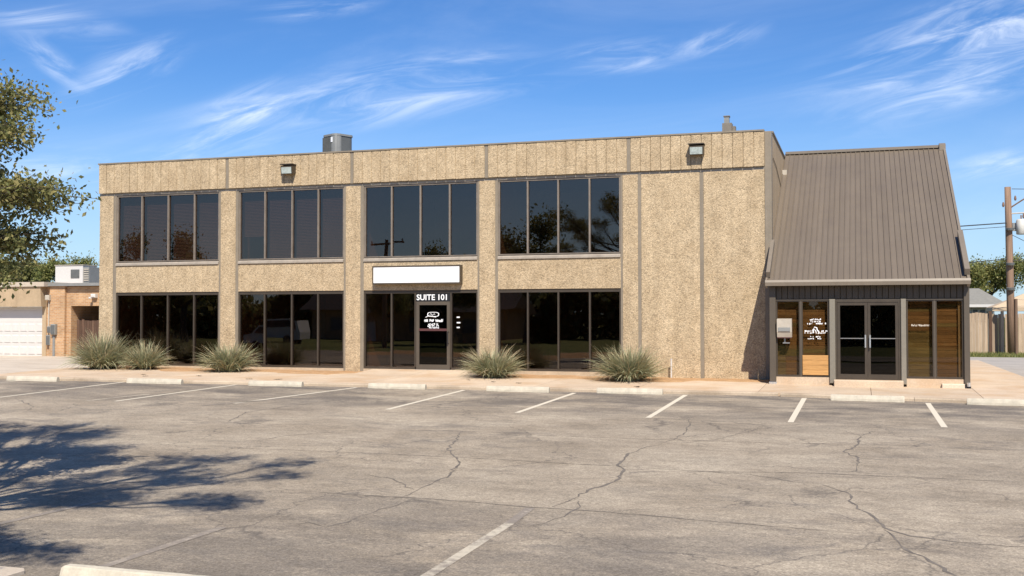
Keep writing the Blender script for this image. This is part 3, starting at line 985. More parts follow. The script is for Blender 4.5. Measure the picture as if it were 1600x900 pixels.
# glazed entrance door in the third bay
DX0, DX1 = -13.375, -12.235
d = MB()
d.box(DX0, DX0 + 0.10, 0.03, 0.13, 0.10, 2.235)
d.box(DX1 - 0.10, DX1, 0.03, 0.13, 0.10, 2.235)
d.box(DX0 + 0.10, DX1 - 0.10, 0.03, 0.13, 2.125, 2.235)
d.box(DX0 + 0.10, DX1 - 0.10, 0.03, 0.13, 0.10, 0.25)
door = d.build('door', M_POST, bld)
pane_box(DX0 + .101, DX1 - .101, 0.075, 0.251, 2.124, door, M_GLASSD, 'pane')
MB().box(DX0 + 0.10, DX1 - 0.10, 0.008, 0.029, 1.31, 1.385).build('push_bar', M_RED, door)
m = MB()
m.tube([(DX1 - 0.05, 0.028, 1.28), (DX1 - 0.05, -0.035, 1.28), (DX1 - 0.05, -0.035, 0.92), (DX1 - 0.05, 0.028, 0.92)], 0.017, 6)
m.build('handle', M_BLACK, door)
MB().box(DX0 + .002, DX1 - .002, 0.05, 0.12, 2.24, 2.498).build('transom', M_BLACK, bld)
MB().box(DX0 - .03, DX1 + .03, -0.01, 0.30, 0.06, 0.098).build('threshold', M_ALU, bld)
MB().box(DX0 + 0.18, DX0 + 0.95, 1.2, 1.7, 0.085, 1.2).build('counter', M_GREEN, bld)


def text_mesh(body, size, mat, bold=0.0):
    cu = bpy.data.curves.new('lettering', 'FONT')
    cu.body = body
    cu.size = size
    cu.align_x = 'CENTER'
    cu.offset = bold
    cu.extrude = 0.002
    cu.resolution_u = 3
    o = bpy.data.objects.new('tmp', cu)
    COL.objects.link(o)
    dg = bpy.context.evaluated_depsgraph_get()
    me = bpy.data.meshes.new_from_object(o.evaluated_get(dg))
    bpy.data.objects.remove(o)
    me.materials.clear()
    me.materials.append(mat)
    Rm = Matrix.Rotation(R(90), 4, 'X')
    me.transform(Rm)
    return me


place('lettering', text_mesh('SUITE 101', 0.25, M_LETTER, 0.0045), bld, ((DX0 + DX1) / 2 - 0.03, 0.046, 2.285))


def marks(rows, y, mat, parent, seed):
    """small vinyl lettering too fine to read: rows of short strokes. row = (cx, z, width, height)"""
    rs = random.Random(seed)
    m = MB()
    for cx, z, w, h in rows:
        x = cx - w / 2
        while x < cx + w / 2 - 0.01:
            l_ = rs.uniform(0.018, 0.045)
            if rs.random() > 0.13:
                zz = z + rs.uniform(-0.006, 0.006)
                k = rs.random()
                if k < 0.55:
                    m.box(x, x + l_ * 0.36, y, y + 0.002, zz, zz + h)
                    m.box(x + l_ * 0.36, x + l_, y, y + 0.002, zz + h * rs.choice([0, .35, .68]), zz + h * rs.choice([.72, 1.0]))
                else:
                    m.box(x, x + l_, y, y + 0.002, zz, zz + h * rs.uniform(0.6, 1))
            x += l_ + 0.007
    return m.build('lettering', mat, parent)


dc = (DX0 + DX1) / 2 - 0.01
# outlined oval emblem over the rows of vinyl on the door
m = MB()
N_ = 28
for k in range(N_):
    def ov(t_, r_):
        c_, s_ = math.cos(t_), math.sin(t_)
        p_ = 3.2
        q_ = (abs(c_) ** p_ + abs(s_) ** p_) ** (-1 / p_)
        return (dc + c_ * q_ * 0.20 * r_, s_ * q_ * (0.075 - 0.20 * (1 - r_) * 0.55) + 1.83)
    t0, t1 = 2 * math.pi * k / N_, 2 * math.pi * (k + 1) / N_
    (xa, za), (xb, zb), (xc, zc), (xd, zd) = ov(t0, 1), ov(t1, 1), ov(t1, .86), ov(t0, .86)
    m.quad((xa, 0.0735, za), (xb, 0.0735, zb), (xc, 0.0735, zc), (xd, 0.0735, zd))
m.tube([(dc - .11, .0735, 1.80), (dc - .09, .0735, 1.86), (dc - .05, .0735, 1.84), (dc - .04, .0735, 1.80), (dc, .0735, 1.81), (dc + .03, .0735, 1.86), (dc + .06, .0735, 1.82)], 0.009, 4)
m.tube([(dc - .25, .0735, 1.735), (dc - .18, .0735, 1.775), (dc - .05, .0735, 1.765), (dc + .10, .0735, 1.745)], 0.014, 4)
m.build('emblem', M_LETTER, door)
marks([(dc, 1.595, 0.66, 0.085), (dc, 1.50, 0.34, 0.045), (dc + .01, 1.445, 0.40, 0.045), (dc + .01, 1.39, 0.40, 0.045), (dc + .01, 1.33, 0.48, 0.05)], 0.0725, M_LETTER, door, 4)
m = MB()
for z, w in ((1.72, .10), (1.55, .12), (1.40, .10)):
    m.box(-12.03, -12.03 + w, 0.0925, 0.0945, z, z + 0.04)
m.build('sticker', M_LETTER, bld)

# ================================================================== THE ANNEX WITH THE STEEP METAL ROOF
anx = thing('metal_roof_annex', 'low glazed annex under a steep brown standing seam metal roof', 'building', (0.15, -1.7, -0.07))
EY, EZ, RY, RZ = -1.95, 2.70, 6.0, 7.25
SL = (RZ - EZ) / (RY - EY)
sv = Vector((0, RY - EY, RZ - EZ)).normalized()
nv_ = Vector((0, -sv.z, sv.y))
AX0, AX1 = -2.365, 2.62


def roof_pt(x, s_, h):
    p = Vector((x, EY, EZ)) + sv * s_ + nv_ * h
    return (p.x, p.y, p.z)


RL = math.hypot(RY - EY, RZ - EZ)
NPAN = 33
pw = (AX1 - AX0) / NPAN
m = MB()
prof = [(0.001, -0.03), (0.001, 0.0), (0.004, 0.030), (0.024, 0.030), (0.030, 0.0), (pw - .001, 0.0), (pw - .001, -0.03)]
vs = [roof_pt(x, 0, h) for x, h in prof] + [roof_pt(x, RL, h) for x, h in prof]
n = len(prof)
m.add(vs, [tuple(range(n)), tuple(range(2 * n - 1, n - 1, -1))] + [(i, n + i, n + (i + 1) % n, (i + 1) % n) for i in range(n)])
pan = m.mesh('roof_panel', M_ROOFS)
for k in range(NPAN):
    place('roof_panel', pan, anx, (AX0 + k * pw, random.uniform(-0.003, 0.003), random.uniform(-.002, .002)))


def slope_box(x0, x1, s0, s1, h0, h1, name, mat):
    A = [roof_pt(x0, s0, h0), roof_pt(x1, s0, h0), roof_pt(x1, s1, h0), roof_pt(x0, s1, h0)]
    B = [roof_pt(x0, s0, h1), roof_pt(x1, s0, h1), roof_pt(x1, s1, h1), roof_pt(x0, s1, h1)]
    return MB().hull8(A, B).build(name, mat, anx)


slope_box(AX1 + .001, AX1 + 0.07, -0.02, RL, -0.20, 0.045, 'rake_trim', M_ROOFT)
slope_box(AX1 - 0.055, AX1 + 0.075, 0.16, 2.45, 0.046, 0.22, 'rake_box', M_ROOFT)
slope_box(AX0 - 0.03, AX0 + 0.07, 0.16, 2.15, 0.036, 0.20, 'rake_box', M_ROOFT)
slope_box(AX0 - 0.045, AX0 - .001, -0.02, 2.2, -0.20, 0.034, 'rake_trim', M_ROOFT)
# ridge flashing and its raised end
MB().prism([(RY - 0.13, RZ - 0.02), (RY - 0.13, RZ + 0.05), (RY, RZ + 0.09), (RY + 0.13, RZ + 0.05), (RY + 0.13, RZ - 0.02)], 'x', AX0 + .02, AX1 - 0.12).build('ridge_cap', M_ROOFT, anx)
MB().prism([(RY - 0.22, RZ - 0.12), (RY - 0.22, RZ + 0.06), (RY, RZ + 0.14), (RY + 0.2, RZ + 0.06), (RY + 0.2, RZ - 0.12)], 'x', AX1 - 0.118, AX1 + 0.075).build('ridge_end', M_ROOFT, anx)
# eave fascia, gutter lip, soffit
MB().prism([(EY - 0.06, EZ - 0.125), (EY - 0.075, EZ - 0.03), (EY - 0.045, EZ + 0.03), (EY + 0.04, EZ + 0.02), (EY + 0.04, EZ - 0.125)], 'x', AX0 - 0.05, AX1 + 0.08).build('eave_fascia', M_ROOFT, anx)
MB().box(AX0 - .03, AX1 + .06, EY + 0.041, -1.63, EZ - 0.115, EZ - 0.09).build('soffit', M_DARKBR, anx)
# back slope and gable walls
m = MB().hull8([(AX0 + .03, RY, RZ - 0.06), (AX1, RY, RZ - 0.06), (AX1, 13.5, 2.9), (AX0 + .03, 13.5, 2.9)],
               [(AX0 + .03, RY, RZ), (AX1, RY, RZ), (AX1, 13.5, 2.96), (AX0 + .03, 13.5, 2.96)])
m.build('rear_roof', M_ROOF, anx)
m = MB().prism([(-1.58, -0.3), (-1.58, 2.72), (RY, RZ - 0.15), (13.2, 2.85), (13.2, -0.3)], 'x', AX1 - 0.20, AX1 - 0.02)
m.build('gable_wall', M_STUCCO, anx)

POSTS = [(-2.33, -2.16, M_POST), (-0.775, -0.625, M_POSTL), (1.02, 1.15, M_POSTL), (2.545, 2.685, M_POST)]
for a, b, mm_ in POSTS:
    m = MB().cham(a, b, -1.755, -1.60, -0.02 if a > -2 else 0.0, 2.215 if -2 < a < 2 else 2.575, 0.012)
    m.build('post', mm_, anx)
MB().cham(-2.35, -2.14, -1.785, -1.59, -0.09, -0.002, 0.01).build('post_foot', M_BRIGHT, anx)
MB().cham(2.535, 2.695, -1.80, -1.60, -0.10, -0.022, 0.01).build('post_foot', M_BLACK, anx)
MB().tube([(2.64, -1.80, 0.06), (2.64, -1.80, -0.04)], 0.045, 8).build('downspout_collar', M_BRIGHT, anx)
# ribbed dark band above the glazing
bx0, bx1 = -2.155, 2.54
nb = 31
bw = (bx1 - bx0) / nb
sp_ = MB().cham(0.004, bw - 0.004, -1.69, -1.62, 2.222, 2.588, 0.008).mesh('siding_panel', M_DARKBR)
for k in range(nb):
    place('siding_panel', sp_, anx, (bx0 + k * bw, random.uniform(-.004, .004), 0))
MB().box(bx0, bx1, -1.618, -1.58, 2.20, 2.59).build('header', M_DARKBR, anx)
MB().box(-2.158, 2.54, -1.70, -1.59, 2.185, 2.2195).build('head_rail', M_POST, anx)
# low concrete sill wall and door step
MB().box(-2.158, -0.776, -1.69, -1.5, -0.25, 0.135).build('sill_wall', M_WALK, anx)
MB().box(1.152, 2.543, -1.69, -1.5, -0.25, 0.135).build('sill_wall', M_WALK, anx)
MB().cham(-0.66, 1.06, -2.10, -1.50, -0.25, 0.085, 0.015).build('door_step', M_WALK, anx)
MB().cham(2.0, 2.545, -1.83, -1.692, -0.25, 0.02, 0.015).build('sill_ledge', M_PATCH, anx)
MB().box(-2.3, 2.4, -1.49, 13.0, -0.2, 0.09).build('floor', M_INTD, anx)
MB().box(-2.3, 2.4, 2.5, 2.6, 0.092, 3.2).build('back_partition', M_INT, anx)
MB().box(-2.34, 2.41, -1.57, 2.5, 2.62, 2.66).build('ceiling', M_INT, anx)


def annex_window(a, b, nm):
    f = MB()
    z0, z1 = 0.14, 2.184
    f.box(a, a + 0.035, -1.68, -1.60, z0 + 0.05, z1 - 0.03)
    f.box(b - 0.035, b, -1.68, -1.60, z0 + 0.05, z1 - 0.03)
    f.box(a, b, -1.68, -1.60, z0, z0 + 0.05)
    f.box(a, b, -1.68, -1.60, z1 - 0.03, z1)
    w = f.build('window', nm, anx)
    pane_box(a + .036, b - .036, -1.645, z0 + .051, z1 - .031, w, M_GLASSA)
    return w


plk = MB().cham(0, 1, 0, 0.02, 0.002, 0.099, 0.004).mesh('plank', M_PLANK)
plkg = MB().cham(0, 1, 0, 0.02, 0.002, 0.099, 0.004).mesh('plank', M_PLANKG)
for wi, (a, b) in enumerate([(-2.158, -1.525), (-1.495, -0.785), (1.16, 1.83), (1.862, 2.54)]):
    w = annex_window(a, b, M_ANOD)
    for k in range(20):
        z = 0.17 + k * 0.1005
        grey = wi in (0, 2) and (k < 12)
        for (xa, xb) in ([(a + .01, b - .01)] if not (wi == 0) else [(a + 0.01, a + 0.24), (a + 0.243, b - .01)]):
            me_ = plkg if (grey and xa < a + 0.2) or random.random() < 0.12 else plk
            o = place('plank', me_, w, (xa, -1.50 + random.uniform(-.004, .004), z))
            o.scale = (xb - xa, 1, 1)
MB().box(-1.528, -1.492, -1.685, -1.602, 0.14, 2.184).build('mullion', M_POST, anx)
MB().box(1.829, 1.863, -1.685, -1.602, 0.14, 2.184).build('mullion', M_POST, anx)
# double entrance doors
fr = MB()
fr.box(-0.625, -0.575, -1.70, -1.58, 0.09, 2.184)
fr.box(0.96, 1.02, -1.70, -1.58, 0.09, 2.184)
fr.box(-0.575, 0.96, -1.70, -1.58, 2.13, 2.184)
fr.build('door_frame', M_ANOD, anx)
for (a, b, hx) in [(-0.57, 0.190, 0.135), (0.196, 0.955, 0.25)]:
    d = MB()
    d.box(a, a + 0.07, -1.69, -1.63, 0.095, 2.125)
    d.box(b - 0.07, b, -1.69, -1.63, 0.095, 2.125)
    d.box(a + 0.07, b - 0.07, -1.69, -1.63, 2.05, 2.125)
    d.box(a + 0.07, b - 0.07, -1.69, -1.63, 0.095, 0.23)
    dr = d.build('door', M_ANOD, anx)
    pane_box(a + .071, b - .071, -1.665, 0.231, 2.049, dr, M_GLASSD)
    MB().box(a + 0.071, b - 0.071, -1.70, -1.672, 1.165, 1.185).build('push_bar', M_ALU, dr)
    m = MB()
    m.tube([(hx, -1.69, 1.26), (hx, -1.76, 1.26), (hx, -1.76, 0.94), (hx, -1.69, 0.94)], 0.020, 6)
    m.build('handle', M_BRIGHT, dr)
# orange boards fixed over the foot of the second window
ob = MB().box(-1.475, -0.81, -1.683, -1.681, 0.19, 0.72).build('board_panel', M_PLY, anx)
for k in range(4):
    MB().cham(-1.472, -0.812, -1.715, -1.684, 0.192 + k * 0.132, 0.192 + (k + 1) * 0.132 - 0.003, 0.005).build('board', M_PLY, ob)
wc = -1.135
marks([(wc, 1.655, 0.28, 0.042), (wc + .01, 1.60, 0.26, 0.035), (wc, 1.545, 0.52, 0.04), (wc - .17, 1.345, 0.22, 0.04), (wc + .19, 1.345, 0.22, 0.04),
       (wc - .17, 1.30, 0.22, 0.03), (wc + .19, 1.30, 0.22, 0.03), (wc, 1.195, 0.27, 0.035), (wc, 1.15, 0.40, 0.028)], -1.648, M_LETTER, anx, 9)
m = MB()
m.tube([(wc - .05, -1.648, 1.31), (wc - .06, -1.648, 1.40), (wc - .02, -1.648, 1.47), (wc + .03, -1.648, 1.45), (wc + .05, -1.648, 1.38), (wc + .09, -1.648, 1.34), (wc + .07, -1.648, 1.29)], 0.018, 5)
m.tube([(wc - .03, -1.648, 1.41), (wc + .01, -1.648, 1.36), (wc + .02, -1.648, 1.30)], 0.012, 5)
m.build('emblem', M_LETTER, anx)
marks([(1.50, 1.50, 0.44, 0.05)], -1.648, M_OFFW, anx, 12)
# white wall dispenser in the first window
dsp = thing('drop_box', 'cream metal drop box mounted on the leftmost annex window', 'box', (-1.93, -1.66, 1.1))
m = MB().prism([(-1.86, 1.34), (-1.88, 1.68), (-1.66, 1.70), (-1.66, 1.20), (-1.80, 1.20)], 'x', -2.125, -1.74)
m.build('case', M_OFFW, dsp)
MB().box(-2.09, -1.775, -1.885, -1.872, 1.36, 1.46).build('window', M_GREYL, dsp)
MB().box(-2.12, -1.745, -1.80, -1.661, 1.175, 1.198).build('base_strip', M_RED, dsp)
m = MB()
m.tube([(-1.93, -1.70, 1.175), (-1.93, -1.70, 1.06)], 0.022, 6)
m.box(-1.98, -1.80, -1.76, -1.66, 1.03, 1.06)
m.build('bracket', M_ALU, dsp)

# ================================================================== THINGS ON THE OFFICE BUILDING
sg = thing('sign_box', 'blank white sign box in a dark frame above the suite door', 'sign', (-13.28, -0.09, 2.78))
m = MB()
x0, x1, z0, z1, yf, yb = -14.80, -11.80, 2.785, 3.372, -0.19, 0.004
m.box(x0, x1, yf, yb, z0, z0 + 0.045)
m.box(x0, x1, yf, yb, z1 - 0.04, z1)
m.box(x0, x0 + 0.04, yf, yb, z0 + 0.045, z1 - 0.04)
m.box(x1 - 0.04, x1, yf, yb, z0 + 0.045, z1 - 0.04)
m.box(x0 + 0.04, x1 - 0.04, -0.02, yb, z0 + 0.045, z1 - 0.04)
m.build('cabinet', M_DARKBR, sg)
MB().box(x0 + .041, x1 - .041, yf + 0.012, yf + 0.03, z0 + .046, z1 - .041).build('face', M_SIGNW, sg)


def floodlight(x, z, label):
    t_ = thing('floodlight', label, 'floodlight', (x, -0.06, z))
    w = 0.21
    MB().prism([(-0.065, z - 0.10), (-0.30, z - 0.13), (-0.33, z + 0.10), (-0.30, z + 0.14), (-0.065, z + 0.17)], 'x', x - w, x + w).build('housing', M_ANOD, t_)
    m_ = MB()
    a, b = (-0.306, z - 0.115), (-0.338, z + 0.085)
    m_.add([(x - w + .03, a[0], a[1]), (x + w - .03, a[0], a[1]), (x + w - .03, b[0], b[1]), (x - w + .03, b[0], b[1]),
            (x - w + .03, a[0] + .01, a[1]), (x + w - .03, a[0] + .01, a[1]), (x + w - .03, b[0] + .01, b[1]), (x - w + .03, b[0] + .01, b[1])],
           [(0, 1, 2, 3), (4, 7, 6, 5), (0, 4, 5, 1), (1, 5, 6, 2), (2, 6, 7, 3), (3, 7, 4, 0)])
    m_.build('lens', M_GLASSLAMP, t_)
    MB().box(x - w - .02, x + w + .02, -0.35, -0.063, z + 0.172, z + 0.20).build('visor', M_ANOD, t_)
    return t_


floodlight(-17.82, 6.56, 'glass fronted wall floodlight on the fascia over the second window bay')
floodlight(-4.48, 6.58, 'glass fronted wall floodlight on the fascia above the windowless panels')
t_ = thing('side_lamp', 'small lamp with a dangling wire on the side wall beside the metal roof', 'lamp', (-2.36, 4.6, 6.4))
MB().prism([(4.45, 6.25), (4.45, 6.52), (4.75, 6.56), (4.75, 6.22)], 'x', -2.362, -2.22).build('housing', M_OFFW, t_)
MB().box(-2.36, -2.20, 4.50, 4.72, 6.12, 6.215).build('shade', M_ANOD, t_)
MB().tube([(-2.355, 0.35, 6.35), (-2.355, 1.5, 6.28), (-2.355, 2.8, 6.05), (-2.355, 3.6, 5.9), (-2.355, 4.44, 6.3)], 0.008, 4).build('wire', M_WIRE, t_)

# condenser on the roof: a square tower with a rounded corner
ac = thing('condenser_unit', 'grey square air conditioning condenser standing on the flat office roof', 'air conditioner', (-17.22, 2.2, 6.6), rz=R(-27))
prof = []
s_ = 0.40
for cx, cy, a0 in ((s_ - .18, s_ - .18, 0), (-s_ + .18, s_ - .18, 90), (-s_ + .18, -s_ + .18, 180), (s_ - .18, -s_ + .18, 270)):
    for k in range(4):
        a = R(a0 + k * 30)
        prof.append((cx + 0.18 * math.cos(a), cy + 0.18 * math.sin(a)))
local('cabinet', MB().prism([(x * .97, y * .97) for x, y in prof], 'z', 0.35, 1.38).mesh('cabinet', M_GREYM), ac)
local('lid', MB().prism([(x * 1.03, y * 1.03) for x, y in prof], 'z', 1.381, 1.45).mesh('lid', M_GREYL), ac)
local('corner_post', MB().prism([(s_ - .26, -s_ + .0), (s_ - .17, -s_ - .004), (s_ - .075, -s_ + .022), (s_ - .022, -s_ + .075), (s_ + .004, -s_ + .17), (s_, -s_ + .24), (s_ - .2, -s_ + .2)], 'z', 0.34, 1.3805).mesh('corner_post', M_GREYL), ac)
for k in range(7):
    x = -s_ + 0.06 + k * 0.078
    local('louver', MB().box(x, x + 0.035, -s_ - 0.012, -s_ + 0.02, 0.38, 1.36).mesh('louver', M_GREYM), ac)
local('label_plate', MB().box(s_ - .25, s_ - .17, -s_ - .02, -s_ + .0, 1.16, 1.33).mesh('label_plate', M_SIGNW), ac)
local('service_port', MB().box(s_ - .25, s_ - .16, -s_ - .017, -s_ + .002, 0.72, 0.82).mesh('service_port', M_BLACK), ac)
local('stand', MB().box(-.42, .42, -.42, .42, 0.0, 0.34).mesh('stand', M_CHAR), ac)
vt = thing('roof_vent', 'stepped sheet metal vent stack on the office roof', 'vent', (-3.8, 2.0, 6.6))
MB().box(-3.99, -3.70, 1.9, 2.25, 6.601, 7.71).build('stack', M_CHAR, vt)
MB().box(-3.695, -3.60, 2.0, 2.25, 6.602, 7.62).build('side_box', M_CHAR, vt)
MB().box(-3.94, -3.79, 1.98, 2.16, 7.711, 7.92).build('flue', M_GREYL, vt)
MB().box(-3.96, -3.77, 1.96, 2.18, 7.921, 7.95).build('cap', M_CHAR, vt)
tag(MB().tube([(-5.24, -0.25, -0.1), (-5.24, -0.25, 0.50)], 0.022, 8).tube([(-5.24, -0.25, 0.50), (-5.24, -0.25, 0.53)], 0.030, 8).build('pipe', M_WHITE),
    'thin white pipe standing out of the soil beside the rightmost plant', 'pipe')

# ================================================================== WHEEL STOPS
L_ = 0.84
pr = [(-0.085, 0.0), (-0.08, 0.055), (-0.052, 0.128), (-0.038, 0.138), (0.038, 0.138), (0.052, 0.128), (0.08, 0.055), (0.085, 0.0)]


def stop_mesh(seed):
    rs = random.Random(seed)
    st = [-L_, -L_ + 0.03] + [-L_ + 0.03 + (2 * L_ - 0.06) * k / 9 for k in range(1, 9)] + [L_ - 0.03, L_]
    vs, fs = [], []
    n = len(pr)
    for i, x in enumerate(st):
        e = 0.88 if i in (0, len(st) - 1) else 1.0
        for (y, z) in pr:
            vs.append((x, y * e + rs.uniform(-.003, .003), max(z * (0.93 if e < 1 else 1) + rs.uniform(-.003, .003), 0)))
    for i in range(len(st) - 1):
        for k in range(n - 1):
            fs.append((i * n + k, i * n + k + 1, (i + 1) * n + k + 1, (i + 1) * n + k))
    fs += [tuple(range(n - 1, -1, -1)), tuple(range((len(st) - 1) * n, len(st) * n))]
    return MB().add(vs, fs).mesh('wheel_stop', M_STOP)


STOPS = [(-24.02, -22.30, -5.72, 'pale concrete wheel stop at the far left end of the row'),
         (-20.00, -18.25, -5.50, 'pale concrete wheel stop nearest the two neighbouring plants on the left'),
         (-16.16, -14.55, -5.31, 'pale concrete wheel stop just right of the single left plant'),
         (-12.60, -10.98, -5.16, 'pale concrete wheel stop straight ahead of the suite door walkway'),
         (-9.26, -7.60, -5.10, 'pale concrete wheel stop in front of the plant right of the suite door'),
         (-6.39, -4.72, -4.84, 'pale concrete wheel stop in front of the rightmost plant'),
         (-0.67, 0.97, -5.17, 'pale concrete wheel stop before the annex double doors'),
         (2.30, 3.98, -5.30, 'pale concrete wheel stop at the right edge past the annex corner'),
         (-6.72, -4.98, -24.02, 'near pale wheel stop cut off by the bottom left edge')]
for i, (xa, xb, y, lab) in enumerate(STOPS):
    o = bpy.data.objects.new('wheel_stop', stop_mesh(i))
    COL.objects.link(o)
    xm = (xa + xb) / 2
    ry = math.atan(0.005)
    ang = 0.05 if xm < -3 and y > -10 else (-0.03 if y > -10 else 0.0)
    o.location = (xm, y + 0.09, lotz(xm, y + 0.09) + 0.002)
    o.rotation_euler = (math.atan(0.02), ry, ang)
    o.scale = ((xb - xa) / 2 / L_, 1, 1)
    tag(o, lab, 'wheel stop', 'concrete wheel stops')


# ================================================================== PLANTS
def plant(x, y, r, h, nb_, seed, label):
    rs = np.random.RandomState(seed)
    z = (walkz(x, -1.6) + base_z(x)) / 2 + 0.01
    t_ = thing('yucca_plant', label, 'plant', (x, y, z), 'spiky plants in the soil bed')
    K = 7
    for nm, mat_, cnt, wmul in (('leaf_blades', M_BLADE, int(nb_ * 1.5), 1.0), ('dry_blades', M_STRAW, nb_ // 3, 0.75)):
        th = rs.uniform(0, 2 * np.pi, cnt)
        tilt = np.abs(rs.normal(0, 1, cnt))
        inc = np.clip(rs.beta(1.35, 1.15, cnt), 0.02, 1) * 1.45        # start angle from vertical
        ln = (0.62 + 0.62 * rs.rand(cnt) ** 1.6) * np.where(inc < 0.6, h * 1.02, h * 0.5 + r * 0.5) * (1.12 if nm == 'dry_blades' else 1.0)
        droop = rs.uniform(0.15, 1.5, cnt) * (0.5 + inc * 0.5)
        wd = rs.uniform(0.009, 0.017, cnt) * wmul
        s_ = np.linspace(0, 1, K)
        ang = inc[:, None] * 0.82 + droop[:, None] * s_[None, :] ** 1.6        # bends outward
        seg = ln[:, None] / (K - 1)
        dr = np.concatenate([np.zeros((cnt, 1)), np.cumsum(np.sin(ang[:, :-1]) * seg, 1)], 1)
        dzv = np.concatenate([np.zeros((cnt, 1)), np.cumsum(np.cos(ang[:, :-1]) * seg, 1)], 1)
        r0 = rs.uniform(0.02, 0.26, cnt) * r
        twist = rs.normal(0, 0.28, cnt)
        tha = th[:, None] + twist[:, None] * s_[None, :]
        px = (r0[:, None] + dr) * np.cos(tha)
        py = (r0[:, None] + dr) * np.sin(tha)
        pz = np.maximum(dzv + 0.01, 0.008)
        tw = rs.uniform(-0.9, 0.9, cnt)
        wx = -np.sin(th) * np.cos(tw)
        wy = np.cos(th) * np.cos(tw)
        wz = np.sin(tw)
        ww = wd[:, None] * (1 - s_[None, :] ** 2.2) + 0.0015
        A = np.stack([px + wx[:, None] * ww, py + wy[:, None] * ww, pz + wz[:, None] * ww * 0.6], -1)
        B = np.stack([px - wx[:, None] * ww, py - wy[:, None] * ww, pz - wz[:, None] * ww * 0.6], -1)
        V = np.stack([A, B], 2).reshape(-1, 3)
        base = (np.arange(cnt) * K * 2)[:, None] + (np.arange(K - 1) * 2)[None, :]
        base = base.reshape(-1, 1)
        F = np.concatenate([base, base + 1, base + 3, base + 2], 1)
        me = fastmesh(nm, V, F, mat_)
        local(nm, me, t_)
    return t_


plant(-23.95, -1.55, 1.22, 1.12, 1000, 1, 'largest spiky grey green plant, at the left corner of the office building')
plant(-22.40, -1.40, 0.88, 0.84, 600, 2, 'smaller spiky plant touching the largest one on its right')
plant(-19.12, -1.62, 1.10, 0.82, 800, 3, 'spiky plant standing alone before the pier between first and second bays')
plant(-10.22, -1.62, 1.10, 0.80, 800, 4, 'spiky plant just right of the suite door')
plant(-6.18, -1.75, 1.20, 0.90, 900, 5, 'spiky plant beside the windowless wall, rightmost of all')

# small drifts of fallen leaves on the walk
lm = MB()
for k in range(14):
    a = random.uniform(0, 6.28)
    r_ = random.uniform(0, 0.13)
    cx, cy, l_ = math.cos(a) * r_, math.sin(a) * r_ * 0.6, random.uniform(0.02, 0.04)
    b = random.uniform(0, 3.14)
    ux, uy = math.cos(b) * l_, math.sin(b) * l_
    lm.add([(cx - ux, cy - uy, 0.004), (cx + uy * .5, cy - ux * .5, 0.016), (cx + ux, cy + uy, 0.006), (cx - uy * .5, cy + ux * .5, 0.012)], [(0, 1, 2, 3)])
lme = lm.mesh('leaf_litter', M_BARK)
for (x, y) in [(-20.9, -3.55), (-18.9, -3.6), (-20.4, -4.1), (-16.8, -4.2), (-9.7, -3.2), (-8.9, -3.4), (-10.6, -2.8), (-5.6, -3.7), (-15.9, -4.1)]:
    o = bpy.data.objects.new('leaf_litter', lme)
    COL.objects.link(o)
    o.location = (x, y, walkz(x, y) + 0.001)
    o.rotation_euler = (0, 0, random.uniform(0, 6))
    o.scale = (random.uniform(.8, 1.3),) * 2 + (1,)
    tag(o, 'little drift of dark fallen leaves on the sidewalk', 'leaf litter', 'leaf drifts on the walk')

# ================================================================== NEIGHBOURING BRICK GARAGE ON THE LEFT
ng = thing('brick_garage', 'low tan brick garage with a white sectional door at far left', 'building', (-40, 11, -0.15))
NY = 11.0
MB().box(-37.02, -36.74, NY + .02, NY + 4, -0.4, 3.20).build('wall', M_BRICK, ng)
MB().box(-36.74, -35.88, NY - 0.12, NY + 4, -0.4, 3.22).build('pier', M_BRICK, ng)
MB().box(-35.88, -35.62, NY + .02, NY + 4, -0.4, 3.20).build('wall', M_BRICK, ng)
MB().box(-35.62, -31.0, NY + .02, NY + .3, 2.28, 3.20).build('lintel_wall', M_BRICK, ng)
MB().box(-31.0, -27.0, NY + .02, NY + 4, -0.4, 3.20).build('wall', M_BRICK, ng)
MB().box(-35.62, -31.0, NY + 3.0, NY + 3.2, -0.4, 3.0).build('recess_wall', M_CHAR, ng)
MB().box(-37.25, -37.021, NY - 0.02, NY + 4, -0.4, 3.20).build('jamb', M_STUCCO, ng)
MB().prism([(NY - 0.35, 2.25), (NY - 0.42, 3.20), (NY + .3, 3.20), (NY + .3, 2.25)], 'x', -52.0, -37.03).build('fascia', M_STUCCO, ng)
MB().box(-52.0, -36.76, NY - 0.50, NY + 8, 3.205, 3.42).build('roof_edge', M_DRIVE, ng)
MB().box(-36.755, -27.0, NY - 0.25, NY + 8, 3.221, 3.36).build('roof_edge', M_GREYL, ng)
MB().box(-52, -41.1, NY + .1, NY + .4, -0.4, 2.25).build('wall', M_BRICK, ng)
gd = MB().box(-41.1, -37.25, NY + 0.12, NY + 0.18, -0.2, 2.24).build('garage_door', M_WHITE, ng)
for r_ in range(4):
    zz = -0.13 + r_ * 0.55
    MB().box(-41.08, -37.26, NY + 0.105, NY + 0.119, zz, zz + 0.545).build('section', M_WHITE, gd)
    if r_ < 3:
        for k in range(8):
            xx = -41.05 + k * 0.477
            MB().cham(xx + 0.05, xx + 0.44, NY + 0.075, NY + 0.104, zz + 0.09, zz + 0.46, 0.025).build('raised_panel', M_WHITE, gd)
gt = thing('wooden_gate', 'dark brown board gate in the opening beside the brick garage', 'gate', (-34.2, NY + .4, -0.15))
brd = MB().box(0.006, 0.134, 0, 0.025, 0, 1.75).mesh('board', M_FENCED)
k = 0
x = -35.6
while x < -31.2:
    o = place('board', brd, gt, (x, NY + 0.40 + random.uniform(0, .01), -0.14 + random.uniform(-.04, .03)))
    x += 0.14
